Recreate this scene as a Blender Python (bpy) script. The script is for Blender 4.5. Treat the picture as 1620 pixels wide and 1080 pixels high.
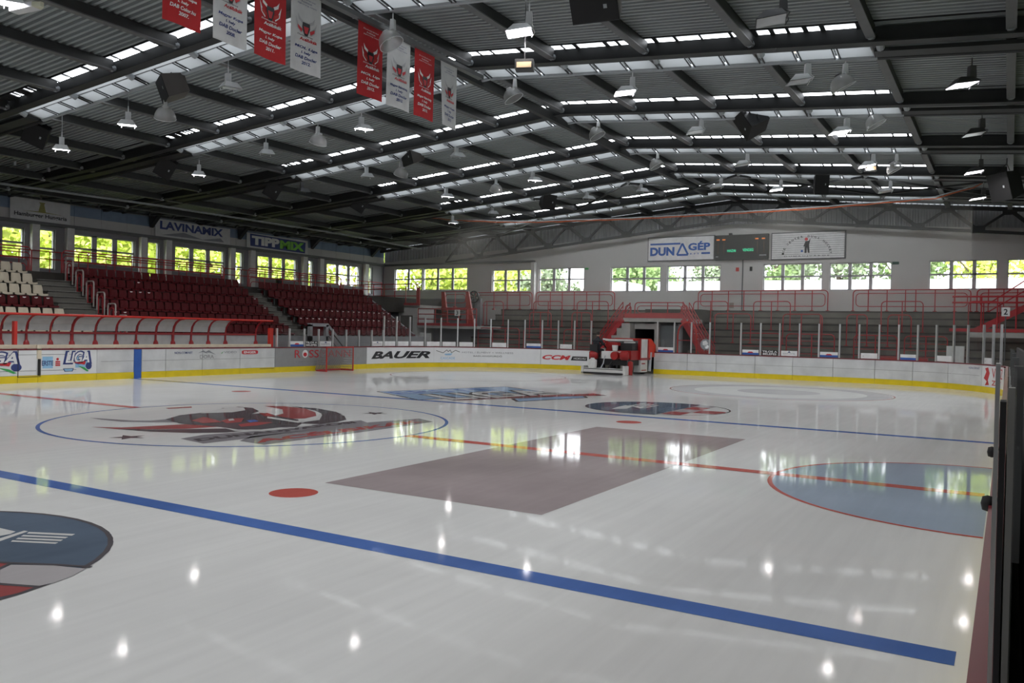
import bpy, math, random
from mathutils import Vector, Matrix
for o in list(bpy.data.objects): bpy.data.objects.remove(o)
SC = bpy.context.scene
COL = SC.collection
random.seed(7)
PI = math.pi

# ---------------------------------------------------------------- camera, sky, exposure
cd = bpy.data.cameras.new('camera')
cam = bpy.data.objects.new('camera', cd); COL.objects.link(cam)
yaw, pit, rol = -.5368, -.0121, .0212
fwd = Vector((math.sin(yaw)*math.cos(pit), math.cos(yaw)*math.cos(pit), math.sin(pit)))
rgt = Vector((math.cos(yaw), -math.sin(yaw), 0)); upv = rgt.cross(fwd)
r2 = rgt*math.cos(rol)+upv*math.sin(rol); u2 = -rgt*math.sin(rol)+upv*math.cos(rol)
mw = Matrix((r2, u2, -fwd)).transposed().to_4x4(); mw.translation = Vector((15.127, -13.76, 2.208))
cam.matrix_world = mw
cd.sensor_width = 36; cd.lens = 36*1320.8/1620; cd.clip_start = .05; cd.clip_end = 400
SC.camera = cam
w = bpy.data.worlds.new('overcast_sky'); SC.world = w; w.use_nodes = True
bg = w.node_tree.nodes['Background']; bg.inputs[0].default_value = (.93, .96, 1, 1); bg.inputs[1].default_value = 4.6
SC.view_settings.view_transform = 'Standard'; SC.view_settings.look = 'None'
SC.view_settings.exposure = 1.1; SC.view_settings.gamma = 1; SC.view_settings.use_curve_mapping = False
SC.cycles.max_bounces = 10; SC.cycles.diffuse_bounces = 5; SC.cycles.glossy_bounces = 4
SC.cycles.transparent_max_bounces = 24; SC.cycles.sample_clamp_indirect = 6; SC.cycles.sample_clamp_direct = 30
SC.cycles.caustics_reflective = False; SC.cycles.caustics_refractive = False
SC.cycles.use_denoising = True

def portal(name, loc, sx, sy, direction):
    l = bpy.data.lights.new(name, 'AREA'); l.shape = 'RECTANGLE'; l.size = sx; l.size_y = sy
    l.cycles.is_portal = True
    o = bpy.data.objects.new(name, l); COL.objects.link(o); o.location = loc
    o.rotation_euler = Vector(direction).to_track_quat('-Z', 'Y').to_euler()
    return o
SLOPE_L, SLOPE_R, RIDGE = .08, .09, 11.08
LAMP_W = 33
def roof_z(x): return RIDGE-(SLOPE_L*-x if x < 0 else SLOPE_R*x)
FRAMES = [-17.0, -10.55, -4.1, 2.35, 8.8, 15.2, 21.6, 28.05, 34.5]
XL, XR, YN, YF = -29.3, 21.0, -26.0, 40.0
for i, y in enumerate(FRAMES):
    portal('skylight_portal', (-7.5, y-.35, roof_z(-7.5)+.12), 15, .45, (.08, 0, -1))
    portal('skylight_portal', (6, y-.35, roof_z(6)+.12), 12, .45, (-.09, 0, -1))

# ---------------------------------------------------------------- materials
MC = {}
def mat(name, col, rough=.6, metal=0, var=.08, scale=3, bump=0, spec=.5, coat=0, emit=None, es=0, trans=0, bscale=None):
    if name in MC: return MC[name]
    m = bpy.data.materials.new(name); m.use_nodes = True; nt = m.node_tree; b = nt.nodes['Principled BSDF']
    b.inputs['Roughness'].default_value = rough; b.inputs['Metallic'].default_value = metal
    b.inputs['Specular IOR Level'].default_value = spec; b.inputs['Coat Weight'].default_value = coat
    b.inputs['Coat Roughness'].default_value = .05
    tc = nt.nodes.new('ShaderNodeTexCoord'); nz = nt.nodes.new('ShaderNodeTexNoise')
    nz.inputs['Scale'].default_value = scale; nz.inputs['Detail'].default_value = 5
    nt.links.new(tc.outputs['Object'], nz.inputs['Vector'])
    rp = nt.nodes.new('ShaderNodeValToRGB')
    rp.color_ramp.elements[0].position = .3; rp.color_ramp.elements[1].position = .7
    rp.color_ramp.elements[0].color = tuple(max(0, c*(1-var)) for c in col[:3])+(1,)
    rp.color_ramp.elements[1].color = tuple(min(1, c*(1+var)) for c in col[:3])+(1,)
    nt.links.new(nz.outputs['Fac'], rp.inputs['Fac']); nt.links.new(rp.outputs['Color'], b.inputs['Base Color'])
    if bump:
        bp = nt.nodes.new('ShaderNodeBump'); bp.inputs['Strength'].default_value = bump; bp.inputs['Distance'].default_value = .02
        n2 = nt.nodes.new('ShaderNodeTexNoise'); n2.inputs['Scale'].default_value = bscale or scale*6
        nt.links.new(tc.outputs['Object'], n2.inputs['Vector']); nt.links.new(n2.outputs['Fac'], bp.inputs['Height'])
        nt.links.new(bp.outputs['Normal'], b.inputs['Normal'])
    if emit: b.inputs['Emission Color'].default_value = (*emit, 1); b.inputs['Emission Strength'].default_value = es
    MC[name] = m; return m
def glass_mat(name, tint=(1, 1, 1), gloss=.06, haze=0.0, hcol=(.7, .7, .7)):
    if name in MC: return MC[name]
    m = bpy.data.materials.new(name); m.use_nodes = True; nt = m.node_tree; nt.nodes.clear()
    out = nt.nodes.new('ShaderNodeOutputMaterial'); t = nt.nodes.new('ShaderNodeBsdfTransparent'); t.inputs[0].default_value = (*tint, 1)
    g = nt.nodes.new('ShaderNodeBsdfGlossy'); g.inputs['Roughness'].default_value = .03
    mx = nt.nodes.new('ShaderNodeMixShader'); mx.inputs[0].default_value = gloss
    nt.links.new(t.outputs[0], mx.inputs[1]); nt.links.new(g.outputs[0], mx.inputs[2]); last = mx
    if haze:
        d = nt.nodes.new('ShaderNodeBsdfDiffuse'); d.inputs[0].default_value = (*hcol, 1)
        m2 = nt.nodes.new('ShaderNodeMixShader'); nz = nt.nodes.new('ShaderNodeTexNoise'); nz.inputs['Scale'].default_value = 1.5
        mp = nt.nodes.new('ShaderNodeMapRange'); mp.inputs['To Min'].default_value = haze*.7; mp.inputs['To Max'].default_value = haze*1.3
        nt.links.new(nz.outputs['Fac'], mp.inputs['Value']); nt.links.new(mp.outputs[0], m2.inputs[0])
        nt.links.new(last.outputs[0], m2.inputs[1]); nt.links.new(d.outputs[0], m2.inputs[2]); last = m2
    nt.links.new(last.outputs[0], out.inputs[0]); MC[name] = m; return m
def translucent_mat(name, col, tcol):
    m = bpy.data.materials.new(name); m.use_nodes = True; nt = m.node_tree; nt.nodes.clear()
    out = nt.nodes.new('ShaderNodeOutputMaterial'); d = nt.nodes.new('ShaderNodeBsdfDiffuse'); d.inputs[0].default_value = (*col, 1)
    t = nt.nodes.new('ShaderNodeBsdfTranslucent'); t.inputs[0].default_value = (*tcol, 1)
    a = nt.nodes.new('ShaderNodeAddShader'); nt.links.new(d.outputs[0], a.inputs[0]); nt.links.new(t.outputs[0], a.inputs[1])
    nt.links.new(a.outputs[0], out.inputs[0]); MC[name] = m; return m

def ice_mat(name, col, var=.04, scratch=.008):
    m = mat(name, col, rough=.05, var=var, scale=.45, spec=.5)
    nt = m.node_tree; b = nt.nodes['Principled BSDF']
    b.inputs['IOR'].default_value = 1.06
    b.inputs['Specular IOR Level'].default_value = .5
    tc = [n for n in nt.nodes if n.type == 'TEX_COORD'][0]
    mp = nt.nodes.new('ShaderNodeMapping'); mp.inputs['Scale'].default_value = (1.4, .5, 1); mp.inputs['Rotation'].default_value = (0, 0, .15)
    n2 = nt.nodes.new('ShaderNodeTexNoise'); n2.inputs['Scale'].default_value = 1.3; n2.inputs['Detail'].default_value = 3
    bp = nt.nodes.new('ShaderNodeBump'); bp.inputs['Strength'].default_value = scratch; bp.inputs['Distance'].default_value = .05
    nt.links.new(tc.outputs['Object'], mp.inputs[0]); nt.links.new(mp.outputs[0], n2.inputs['Vector'])
    nt.links.new(n2.outputs['Fac'], bp.inputs['Height'])
    nt.links.new(bp.outputs['Normal'], b.inputs['Normal'])
    # long pale skate and resurfacer streaks
    mp3 = nt.nodes.new('ShaderNodeMapping'); mp3.inputs['Scale'].default_value = (7, .35, 1); mp3.inputs['Rotation'].default_value = (0, 0, .1)
    n3 = nt.nodes.new('ShaderNodeTexNoise'); n3.inputs['Scale'].default_value = 1; n3.inputs['Detail'].default_value = 6; n3.inputs['Distortion'].default_value = .5
    nt.links.new(tc.outputs['Object'], mp3.inputs[0]); nt.links.new(mp3.outputs[0], n3.inputs['Vector'])
    mr = nt.nodes.new('ShaderNodeMapRange'); mr.inputs['From Min'].default_value = .3; mr.inputs['From Max'].default_value = .7
    mr.inputs['To Min'].default_value = .965; mr.inputs['To Max'].default_value = 1.03
    nt.links.new(n3.outputs['Fac'], mr.inputs['Value'])
    mu = nt.nodes.new('ShaderNodeVectorMath'); mu.operation = 'SCALE'
    rp = [n for n in nt.nodes if n.type == 'VALTORGB'][0]
    nt.links.new(rp.outputs['Color'], mu.inputs[0]); nt.links.new(mr.outputs[0], mu.inputs['Scale'])
    nt.links.new(mu.outputs[0], b.inputs['Base Color'])
    return m

ICE = ice_mat('ice', (.80, .81, .80))
ICE_BLUE = ice_mat('ice_blue_line', (.10, .19, .50), .2)
ICE_RED = ice_mat('ice_red_line', (.58, .13, .11), .1)
ICE_CREASE = ice_mat('ice_crease_blue', (.40, .49, .61), .08)
ICE_MAROON = ice_mat('ice_faded_maroon', (.42, .36, .365), .14)
ICE_SLATE = ice_mat('ice_slate_blue', (.13, .17, .23), .2)
ICE_DARK = ice_mat('ice_charcoal', (.13, .12, .13), .15)
ICE_SKY = ice_mat('ice_sky_blue', (.33, .48, .68), .08)
ICE_WHITE = ice_mat('ice_white_paint', (.72, .73, .72), .04)
ICE_LOGRED = ice_mat('ice_logo_red', (.40, .11, .11), .15)
ICE_FAINT = ice_mat('ice_faint_grey', (.60, .60, .61), .06)
ICE_PALE = ice_mat('ice_pale_pink_grey', (.50, .48, .49), .06)
ICE_GREY = ice_mat('ice_mid_grey', (.30, .29, .31), .06)

STEEL_DK = mat('painted_dark_steel', (.03, .032, .033), .6)
STEEL_MD = mat('grey_steel', (.12, .123, .126), .5)
STEEL_LT = mat('light_grey_steel', (.42, .45, .47), .45)
SHEET = mat('corrugated_roof_sheet', (.30, .325, .325), .5, metal=0, var=.1, scale=.3)
GABLE = mat('gable_sheet', (.3, .31, .32), .4, var=.12, scale=.5)
TRANSL = translucent_mat('translucent_skylight', (.30, .31, .30), (.05, .053, .055))
WHITE = mat('white_paint', (.72, .72, .71), .55)
WALLW = mat('white_plaster_wall', (.56, .555, .54), .8, var=.05, scale=.6, bump=.15, bscale=8)
WALLG = mat('grey_cladding', (.27, .27, .285), .7, var=.06, scale=.8)
BLUEBAND = mat('pale_blue_cladding', (.20, .27, .38), .6)
CONC = mat('concrete', (.13, .125, .11), .85, var=.2, scale=1.2, bump=.2)
TERR = mat('brown_grey_terrace', (.15, .14, .12), .85, var=.25, scale=1.1, bump=.2)
CONCD = mat('dark_stand_concrete', (.05, .046, .04), .85, var=.25, scale=1.1, bump=.2)
CONCL = mat('pale_concrete', (.42, .41, .39), .8, var=.12, scale=1.5, bump=.2)
RED = mat('red_tube_paint', (.40, .028, .034), .4)
REDB = mat('bright_red_paint', (.55, .03, .02), .35)
DKRED = mat('dark_red_plastic', (.085, .003, .006), .5, spec=.2)
CREAM = mat('cream_plastic', (.60, .54, .42), .45)
CREAMW = mat('cream_wood_shelf', (.68, .60, .46), .5)
BOARDW = mat('scuffed_white_board', (.66, .67, .67), .4, var=.12, scale=1.4)
ADW = mat('white_ad_film', (.80, .81, .82), .35, var=.02)
ADGREY = mat('grey_ad_film', (.30, .30, .30), .4, var=.04)
YELLOW = mat('yellow_kick_strip', (.78, .60, .01), .35, var=.08, scale=2)
CAPRED = mat('maroon_cap_rail', (.17, .012, .02), .4)
BLACK = mat('black_paint', (.012, .012, .013), .4)
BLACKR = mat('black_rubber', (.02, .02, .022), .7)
GLASS = glass_mat('rink_glass', (.93, .95, .94), .05, .05, (.35, .35, .35))
SLOTG = glass_mat('tinted_slot_glazing', (.15, .153, .157), .02)
WGLASS = glass_mat('window_glass', (.97, .98, .98), .04)
NETHAZE = glass_mat('fine_protective_netting', (1, 1, 1), 0.0, .10, (.55, .55, .5))
ALU = mat('aluminium_post', (.62, .63, .63), .3, metal=.6)
PWHITE = mat('window_frame_white', (.45, .45, .47), .5)
BLUE = mat('blue_print', (.03, .12, .45), .4)
NAVY = mat('navy_print', (.03, .05, .20), .4)
TXTBLACK = mat('black_print', (.02, .02, .025), .4)
TXTRED = mat('red_print', (.60, .03, .04), .4)
TXTGREY = mat('grey_print', (.25, .26, .28), .5)
TXTWHITE = mat('white_print', (.82, .82, .82), .5)
SKYBLUE = mat('sky_blue_print', (.30, .55, .78), .4)
GREEN = mat('green_print', (.05, .40, .10), .4)
LIME = mat('lime_print', (.25, .65, .08), .4)
OLIVE = mat('olive_print', (.30, .28, .08), .5)
FLAGR = mat('red_banner_cloth', (.48, .015, .02), .7)
FLAGW = mat('white_banner_cloth', (.62, .62, .63), .7)
LENS = mat('lit_lamp_lens', (1, 1, 1), .3, emit=(1, .95, 1), es=6)
LENSOFF = mat('unlit_lamp_lens', (.5, .52, .55), .2)
LAMPW = mat('white_lamp_housing', (.66, .67, .68), .4)
LAMPG = mat('grey_lamp_housing', (.12, .12, .13), .5)
ACRYL = glass_mat('acrylic_lamp_bell', (.85, .85, .85), .12, .4, (.6, .6, .6))
SPK = mat('black_speaker_box', (.008, .008, .009), .6)
SPKG = mat('grey_speaker_side', (.09, .08, .075), .5)
LEDG = mat('green_led_text', (.05, .5, .25), .4, emit=(.05, .8, .4), es=.35)
LEDO = mat('orange_led_text', (.5, .15, .03), .4, emit=(1, .25, .05), es=.25)
SCREEN = mat('scoreboard_face', (.03, .032, .03), .5)

# ---------------------------------------------------------------- helpers
class MB:
    def __init__(s): s.v = []; s.f = []
    def add(s, vs, fs):
        n = len(s.v); s.v += [tuple(v) for v in vs]; s.f += [tuple(i+n for i in f) for f in fs]; return s
    def box(s, x0, x1, y0, y1, z0, z1):
        if x0 > x1: x0, x1 = x1, x0
        if y0 > y1: y0, y1 = y1, y0
        if z0 > z1: z0, z1 = z1, z0
        return s.add([(x0, y0, z0), (x1, y0, z0), (x1, y1, z0), (x0, y1, z0), (x0, y0, z1), (x1, y0, z1), (x1, y1, z1), (x0, y1, z1)],
                     [(0, 3, 2, 1), (4, 5, 6, 7), (0, 1, 5, 4), (1, 2, 6, 5), (2, 3, 7, 6), (3, 0, 4, 7)])
    def bar(s, p, q, w, h=None, up=(0, 0, 1)):
        p, q = Vector(p), Vector(q); h = h or w; d = (q-p).normalized(); up = Vector(up)
        if abs(d.dot(up)) > .98: up = Vector((1, 0, 0))
        a = d.cross(up).normalized(); b = a.cross(d)
        a *= w/2; b *= h/2
        vs = [p-a-b, p+a-b, p+a+b, p-a+b, q-a-b, q+a-b, q+a+b, q-a+b]
        return s.add(vs, [(0, 1, 2, 3), (7, 6, 5, 4), (0, 4, 5, 1), (1, 5, 6, 2), (2, 6, 7, 3), (3, 7, 4, 0)])
    def tube(s, pts, r, n=6, closed=False, cap=True):
        pts = [Vector(p) for p in pts]; m = len(pts); rings = []; prev = None
        for i, p in enumerate(pts):
            if closed: d = pts[(i+1) % m]-pts[i-1]
            else: d = pts[min(i+1, m-1)]-pts[max(i-1, 0)]
            if d.length < 1e-9: d = Vector((0, 0, 1))
            d.normalize()
            if prev is None:
                ref = Vector((0, 0, 1)) if abs(d.z) < .9 else Vector((1, 0, 0)); a = d.cross(ref).normalized()
            else:
                a = prev-d*prev.dot(d)
                a = a.normalized() if a.length > 1e-6 else d.cross(Vector((0, 0, 1))).normalized()
            prev = a; b = d.cross(a)
            rings.append([p+(a*math.cos(2*PI*k/n)+b*math.sin(2*PI*k/n))*r for k in range(n)])
        vs = [v for ring in rings for v in ring]; fs = []
        for i in range(m if closed else m-1):
            j = (i+1) % m
            for k in range(n): k2 = (k+1) % n; fs.append((i*n+k, i*n+k2, j*n+k2, j*n+k))
        if not closed and cap: fs.append(tuple(range(n))[::-1]); fs.append(tuple((m-1)*n+k for k in range(n)))
        return s.add(vs, fs)
    def lathe(s, prof, c=(0, 0, 0), n=14, M=None):
        vs = []; fs = []
        for r, z in prof:
            for k in range(n):
                v = Vector((r*math.cos(2*PI*k/n), r*math.sin(2*PI*k/n), z))
                if M is not None: v = M @ v
                vs.append(v+Vector(c))
        for i in range(len(prof)-1):
            for k in range(n): k2 = (k+1) % n; fs.append((i*n+k, i*n+k2, (i+1)*n+k2, (i+1)*n+k))
        return s.add(vs, fs)
    def prism(s, poly, f0, f1):            # poly 2D; f0/f1 map (a,b) to 3D
        n = len(poly); vs = [f0(*p) for p in poly]+[f1(*p) for p in poly]
        fs = [tuple(range(n))[::-1], tuple(range(n, 2*n))]+[(i, (i+1) % n, n+(i+1) % n, n+i) for i in range(n)]
        return s.add(vs, fs)
    def flat(s, poly, z): return s.add([(x, y, z) for x, y in poly], [tuple(range(len(poly)))])
def mesh(name, mb, m, smooth=False):
    me = bpy.data.meshes.new(name); me.from_pydata([tuple(v) for v in mb.v], [], mb.f); me.materials.append(m)
    if smooth: me.polygons.foreach_set('use_smooth', [True]*len(me.polygons))
    me.update(); return me
def obj(name, mb, m, parent=None, smooth=False, label=None):
    me = mb if isinstance(mb, bpy.types.Mesh) else mesh(name, mb, m, smooth)
    o = bpy.data.objects.new(name, me); COL.objects.link(o)
    if parent is not None: o.parent = parent; o.matrix_parent_inverse = parent.matrix_world.inverted() if parent.get('_abs') else Matrix()
    if label: o['label'] = label
    return o
def empty(name, loc=(0, 0, 0), rz=0):
    o = bpy.data.objects.new(name, None); COL.objects.link(o); o.location = loc; o.rotation_euler = (0, 0, rz); o.empty_display_size = .1; return o
def tag(o, label, cat, group=None):
    o['label'] = label; o['category'] = cat
    if group: o['group'] = group
    return o
def thing(name, label, cat, loc=(0, 0, 0), rz=0, group=None): return tag(empty(name, loc, rz), label, cat, group)
def struct(name, mb=None, m=None, parent=None):
    o = empty(name) if mb is None else obj(name, mb, m, parent)
    if parent is None: o['kind'] = 'structure'
    return o
def dup(root, loc=None, rz=None, label=None, group=None):
    r = root.copy(); COL.objects.link(r)
    if loc is not None: r.location = loc
    if rz is not None: r.rotation_euler = (0, 0, rz)
    if label: r['label'] = label
    if group: r['group'] = group
    for ch in root.children:
        c = ch.copy(); COL.objects.link(c); c.parent = r
        for g in ch.children:
            d = g.copy(); COL.objects.link(d); d.parent = c
    return r
def nth(i):
    W = ['first', 'second', 'third', 'fourth', 'fifth', 'sixth', 'seventh', 'eighth', 'ninth', 'tenth', 'eleventh', 'twelfth', 'thirteenth', 'fourteenth',
         'fifteenth', 'sixteenth', 'seventeenth', 'eighteenth', 'nineteenth', 'twentieth']
    if i < 20: return W[i]
    return 'twenty-'+W[i-20]
TXC = {}
def text2d(s, bold=0.0, shear=0.0, spacing=1.0, width=None):
    key = (s, bold, shear, spacing)
    if key not in TXC:
        cu = bpy.data.curves.new('t', 'FONT'); cu.body = s; cu.offset = bold; cu.shear = shear; cu.space_character = spacing
        cu.resolution_u = 3; cu.align_x = 'LEFT'
        o = bpy.data.objects.new('t', cu); COL.objects.link(o); bpy.context.view_layer.update()
        me = bpy.data.meshes.new_from_object(o.evaluated_get(bpy.context.evaluated_depsgraph_get()))
        vs = [(v.co.x, v.co.y) for v in me.vertices]; fs = [tuple(p.vertices) for p in me.polygons]
        bpy.data.objects.remove(o); bpy.data.curves.remove(cu); bpy.data.meshes.remove(me)
        x0 = min(v[0] for v in vs); x1 = max(v[0] for v in vs); y0 = min(v[1] for v in vs); y1 = max(v[1] for v in vs)
        TXC[key] = ([((x-x0)/(x1-x0), (y-y0)/(y1-y0)) for x, y in vs], fs)
    return TXC[key]
def put_text(name, s, a0, a1, b0, b1, fn, m, parent=None, bold=0.0, shear=0.0, spacing=1.0):
    """text filling the rectangle a0..a1 x b0..b1 of a surface given by fn(a, b)"""
    v2, fs = text2d(s, bold, shear, spacing); mb = MB()
    mb.add([fn(a0+(a1-a0)*x, b0+(b1-b0)*y) for x, y in v2], fs)
    return obj(name, mb, m, parent)
def put_poly(name, polys, fn, m, parent=None):
    if name in ('feather', 'eye', 'star', 'wing', 'horn', 'emblem_horn', 'emblem_wing', 'lettering_plate', 'orange_digits') and len(polys) > 1:
        for p in polys: o = put_poly(name, [p], fn, m, parent)
        return o
    mb = MB()
    for p in polys: mb.add([fn(a, b) for a, b in p], [tuple(range(len(p)))])
    return obj(name, mb, m, parent)
def circ(cx, cy, r, n=24, ry=None): return [(cx+r*math.cos(2*PI*k/n), cy+(ry or r)*math.sin(2*PI*k/n)) for k in range(n)]
def strip(pts, w):      # a line of width w as quads (2D)
    out = []
    for (x0, y0), (x1, y1) in zip(pts, pts[1:]):
        dx, dy = x1-x0, y1-y0; l = math.hypot(dx, dy) or 1; nx, ny = -dy/l*w/2, dx/l*w/2
        out.append([(x0-nx, y0-ny), (x1-nx, y1-ny), (x1+nx, y1+ny), (x0+nx, y0+ny)])
    return out

# ---------------------------------------------------------------- board path
RL, RR = 8.0, 6.0
S1 = 46.8; S2 = S1+PI/2*RL; S3 = S2+(15-RR)-(-15+RL); S4 = S3+PI/2*RR; S5 = S4+24.8+24
def bp(s):
    if s < S1: return (-15, -24+s, 1, 0)
    if s < S2:
        a = (s-S1)/RL; return (-15+RL-RL*math.cos(a), 30.8-RL+RL*math.sin(a), math.cos(a), -math.sin(a))
    if s < S3: return (-15+RL+(s-S2), 30.8, 0, -1)
    if s < S4:
        a = (s-S3)/RR; return (15-RR+RR*math.sin(a), 30.8-RR+RR*math.cos(a), -math.sin(a), -math.cos(a))
    return (15, 24.8-(s-S4), -1, 0)
def bpt(s, off, z):     # off > 0 towards the ice
    x, y, nx, ny = bp(s); return (x+nx*off, y+ny*off, z)
def board_slab(mb, s0, s1, o0, o1, z0, z1):
    curved = s1 > S1 and s0 < S4 and not (s0 >= S2 and s1 <= S3)
    n = max(1, int((s1-s0)/.35)) if curved else 1
    vs = []; fs = []
    for i in range(n+1):
        s = s0+(s1-s0)*i/n
        vs += [bpt(s, o0, z0), bpt(s, o1, z0), bpt(s, o1, z1), bpt(s, o0, z1)]
    for i in range(n):
        a = i*4; b = a+4
        for k in range(4): k2 = (k+1) % 4; fs.append((a+k, a+k2, b+k2, b+k))
    fs.append((0, 1, 2, 3)); fs.append((n*4+3, n*4+2, n*4+1, n*4))
    mb.add(vs, fs); return mb
GATE0, GATE1 = 60.36, 64.3

# ================================================================ SHELL
# ice with painted surface
ice = MB(); N = 300
poly = [bpt(S5*i/N, 0, 0)[:2] for i in range(N+1)]
ice.flat([p for p in poly], 0.0)
struct('ice_surface', ice, ICE)
fl = MB(); fl.box(XL-.3, XR+.3, YN-.3, YF+.3, -.3, -.02)
struct('floor', fl, CONC)
Z1 = .002
def rot(cx, cy, ux, uy):   # local (a,b) -> world; a along (ux,uy), b to its left
    l = math.hypot(ux, uy); ux /= l; uy /= l
    return lambda z: (lambda a, b: (cx+ux*a-uy*b, cy+uy*a+ux*b, z))
def rect(x0, x1, y0, y1): return [(x0, y0), (x1, y0), (x1, y1), (x0, y1)]
def mark(name, polys, m, label=None, z=Z1):
    mb = MB()
    for p in polys: mb.flat(p, z)
    o = obj(name, mb, m); o['kind'] = 'structure'
    if label: o['label'] = label
    return o
mark('blue_line', [rect(-14.98, 14.86, -7.35, -7.05)], ICE_BLUE, 'thick blue line painted across the ice nearest the camera')
mark('blue_line', [rect(-14.98, 14.9, 7.05, 7.35)], ICE_BLUE, 'thin far blue line painted across the ice')
mark('center_line', [rect(-14.98, -4.45, -.15, .15), rect(4.45, 14.88, -.15, .15)], ICE_RED, 'red centre line painted across the ice', .004)
def ring(cx, cy, r, w, a0=0, a1=2*PI, n=96):
    out = []
    for i in range(n):
        a, b = a0+(a1-a0)*i/n, a0+(a1-a0)*(i+1)/n
        out.append([(cx+(r-w)*math.cos(a), cy+(r-w)*math.sin(a)), (cx+r*math.cos(a), cy+r*math.sin(a)), (cx+r*math.cos(b), cy+r*math.sin(b)), (cx+(r-w)*math.cos(b), cy+(r-w)*math.sin(b))])
    return out
mark('center_circle', ring(0, 0, 4.5, .08), ICE_BLUE, 'thin blue circle at centre ice', .003)
for x, y, lb in ((7, -5.7, 'red face-off dot near the closest blue line'), (7, 5.7, 'red face-off dot near the far blue line'), (-7, 5.7, 'small far red face-off dot towards the benches'), (-7, -5.7, 'red face-off dot beyond the left picture edge')):
    mark('faceoff_dot', [circ(x, y, .32, 28)], ICE_RED, lb)
half = [(14.93-3*math.cos(a), 3*math.sin(a)) for a in [PI*(k/40)-PI/2 for k in range(41)]]
mark('referee_crease', [half], ICE_CREASE, 'pale blue half circle at the near boards')
mark('crease_border', ring(14.93, 0, 3.03, .07, PI/2, 3*PI/2, 60), ICE_RED, 'red border of the pale blue half circle', .003)
mark('faded_rectangle', [rect(6.82, 10.33, -4.92, 4.2)], ICE_MAROON, 'faded grey-maroon advert rectangle on the ice')
mark('goal_line', [rect(-14.4, 14.2, 26.77, 26.82)], ICE_RED, 'thin far red goal line')
mark('faceoff_circle', ring(7.2, 20.6, 4.3, .06), ICE_RED, 'faint red circle in the far end zone')
mark('faceoff_circle', ring(-7.2, 20.6, 4.3, .06), ICE_RED, 'faint far red circle near the goal')
mark('faded_disc', ring(7.2, 20.6, 4.2, .9), ICE_FAINT, 'faint grey ring filling the far face-off circle', .001)
mark('faded_disc', [circ(7.2, 20.6, 1.6, 30)], ICE_FAINT, 'faint grey disc inside the far circle', .001)
# centre ice emblem: horned head between wings, two slanted words
cl = thing('center_emblem', 'red and charcoal horned emblem with two slanted words in the centre circle', 'ice emblem')
def cpl(name, polys, m, z): 
    for p in polys: put_poly(name, [p], lambda a, b: (a, b, z), m, cl)
cpl('horn', [[(-3.14, -2.14), (-2.54, -2.02), (-1.91, -1.87), (-1.63, -1.62), (-1.61, -1.18), (-1.91, -0.3), (-1.96, 0.44), (-1.98, 0.82), (-0.8, -0.19), (-0.87, -1.42), (-1.34, -1.84), (-1.89, -2.17), (-2.57, -2.22)]], ICE_GREY, .003)
cpl('wing', [[(-0.8, -3.05), (-0.2, -2.66), (0.24, -2.14), (0.78, -1.53), (1.43, -1.31), (1.33, -1.99), (0.89, -2.5), (0.09, -2.87)], [(-0.73, 2.65), (0.09, 2.55), (0.87, 2.07), (1.49, 1.45), (1.67, 0.93), (1.67, 0.36), (1.25, 0.15), (0.97, 0.8), (0.64, 1.49), (0.05, 2.11)]], ICE_DARK, .003)
cpl('feather', [[(-1.48, -3.16), (-0.94, -2.82), (-0.68, -2.17), (-0.46, -1.6), (0.44, -1.4), (0.2, -2.11), (-0.24, -2.63), (-0.8, -3.05)], [(-2.51, 2.57), (-2.05, 2.88), (-1.18, 2.78), (-0.26, 2.22), (0.36, 1.61), (0.59, 0.99), (0.39, 0.72), (-0.33, 0.79), (-0.64, 1.47), (-1.43, 2.2)]], ICE_LOGRED, .005)
cpl('thin_feather', [[(-3.87, 0.43), (-3.73, 1.14), (-3.46, 0.94), (-3.62, 0.34)]], ICE_LOGRED, .005)
cpl('wing', [[(-1.94, 2.99), (-1.01, 3.05), (0.01, 2.69), (0.65, 2.26), (0.03, 2.29), (-0.67, 2.59)]], ICE_DARK, .004)
cpl('head', [[(-1.6, -1.26), (-2.11, -0.48), (-2.21, 0.2), (-2.31, 0.72), (-2.78, 1.36), (-2.81, 1.92), (-2.28, 1.95), (-1.51, 1.47), (-1.1, 0.84), (-1.03, 1.3), (-0.2, 0.9), (0.65, 0.69), (1.29, 0.19), (1.69, -0.38), (1.48, -0.7), (1.48, -1.2), (1.12, -1.51), (0.53, -1.47), (-0.0, -1.5), (-0.69, -1.57)]], ICE_DARK, .006)
cpl('white_horn', [[(-2.1, 0.11), (-2.55, 0.92), (-2.84, 1.65), (-3.17, 1.44), (-3.09, 1.76), (-2.51, 1.85), (-1.93, 1.39), (-1.76, 0.82), (-1.96, 0.44)]], ICE_WHITE, .008)
cpl('face', [[(-0.93, -1.07), (-1.39, -0.37), (-0.74, -0.57), (-0.2, -0.82), (-0.32, -1.24)], [(-0.41, -0.68), (-0.65, -0.23), (-0.5, 0.08), (0.11, -0.54), (0.06, -0.91)], [(0.42, -0.9), (0.35, -0.33), (0.68, -0.11), (0.89, -0.78), (0.8, -1.15)], [(-1.19, 1.16), (-0.9, 1.22), (-0.25, 0.86), (-0.45, 0.67)]], ICE_LOGRED, .009)
cpl('eye', [[(-0.03, -0.26), (-0.04, -0.02), (0.26, -0.16), (0.31, -0.45)]], ICE_BLUE, .011)
cpl('white_eye', [[(-0.53, -0.37), (-0.59, -0.17), (-0.27, -0.4), (-0.26, -0.56)]], ICE_WHITE, .011)
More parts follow.
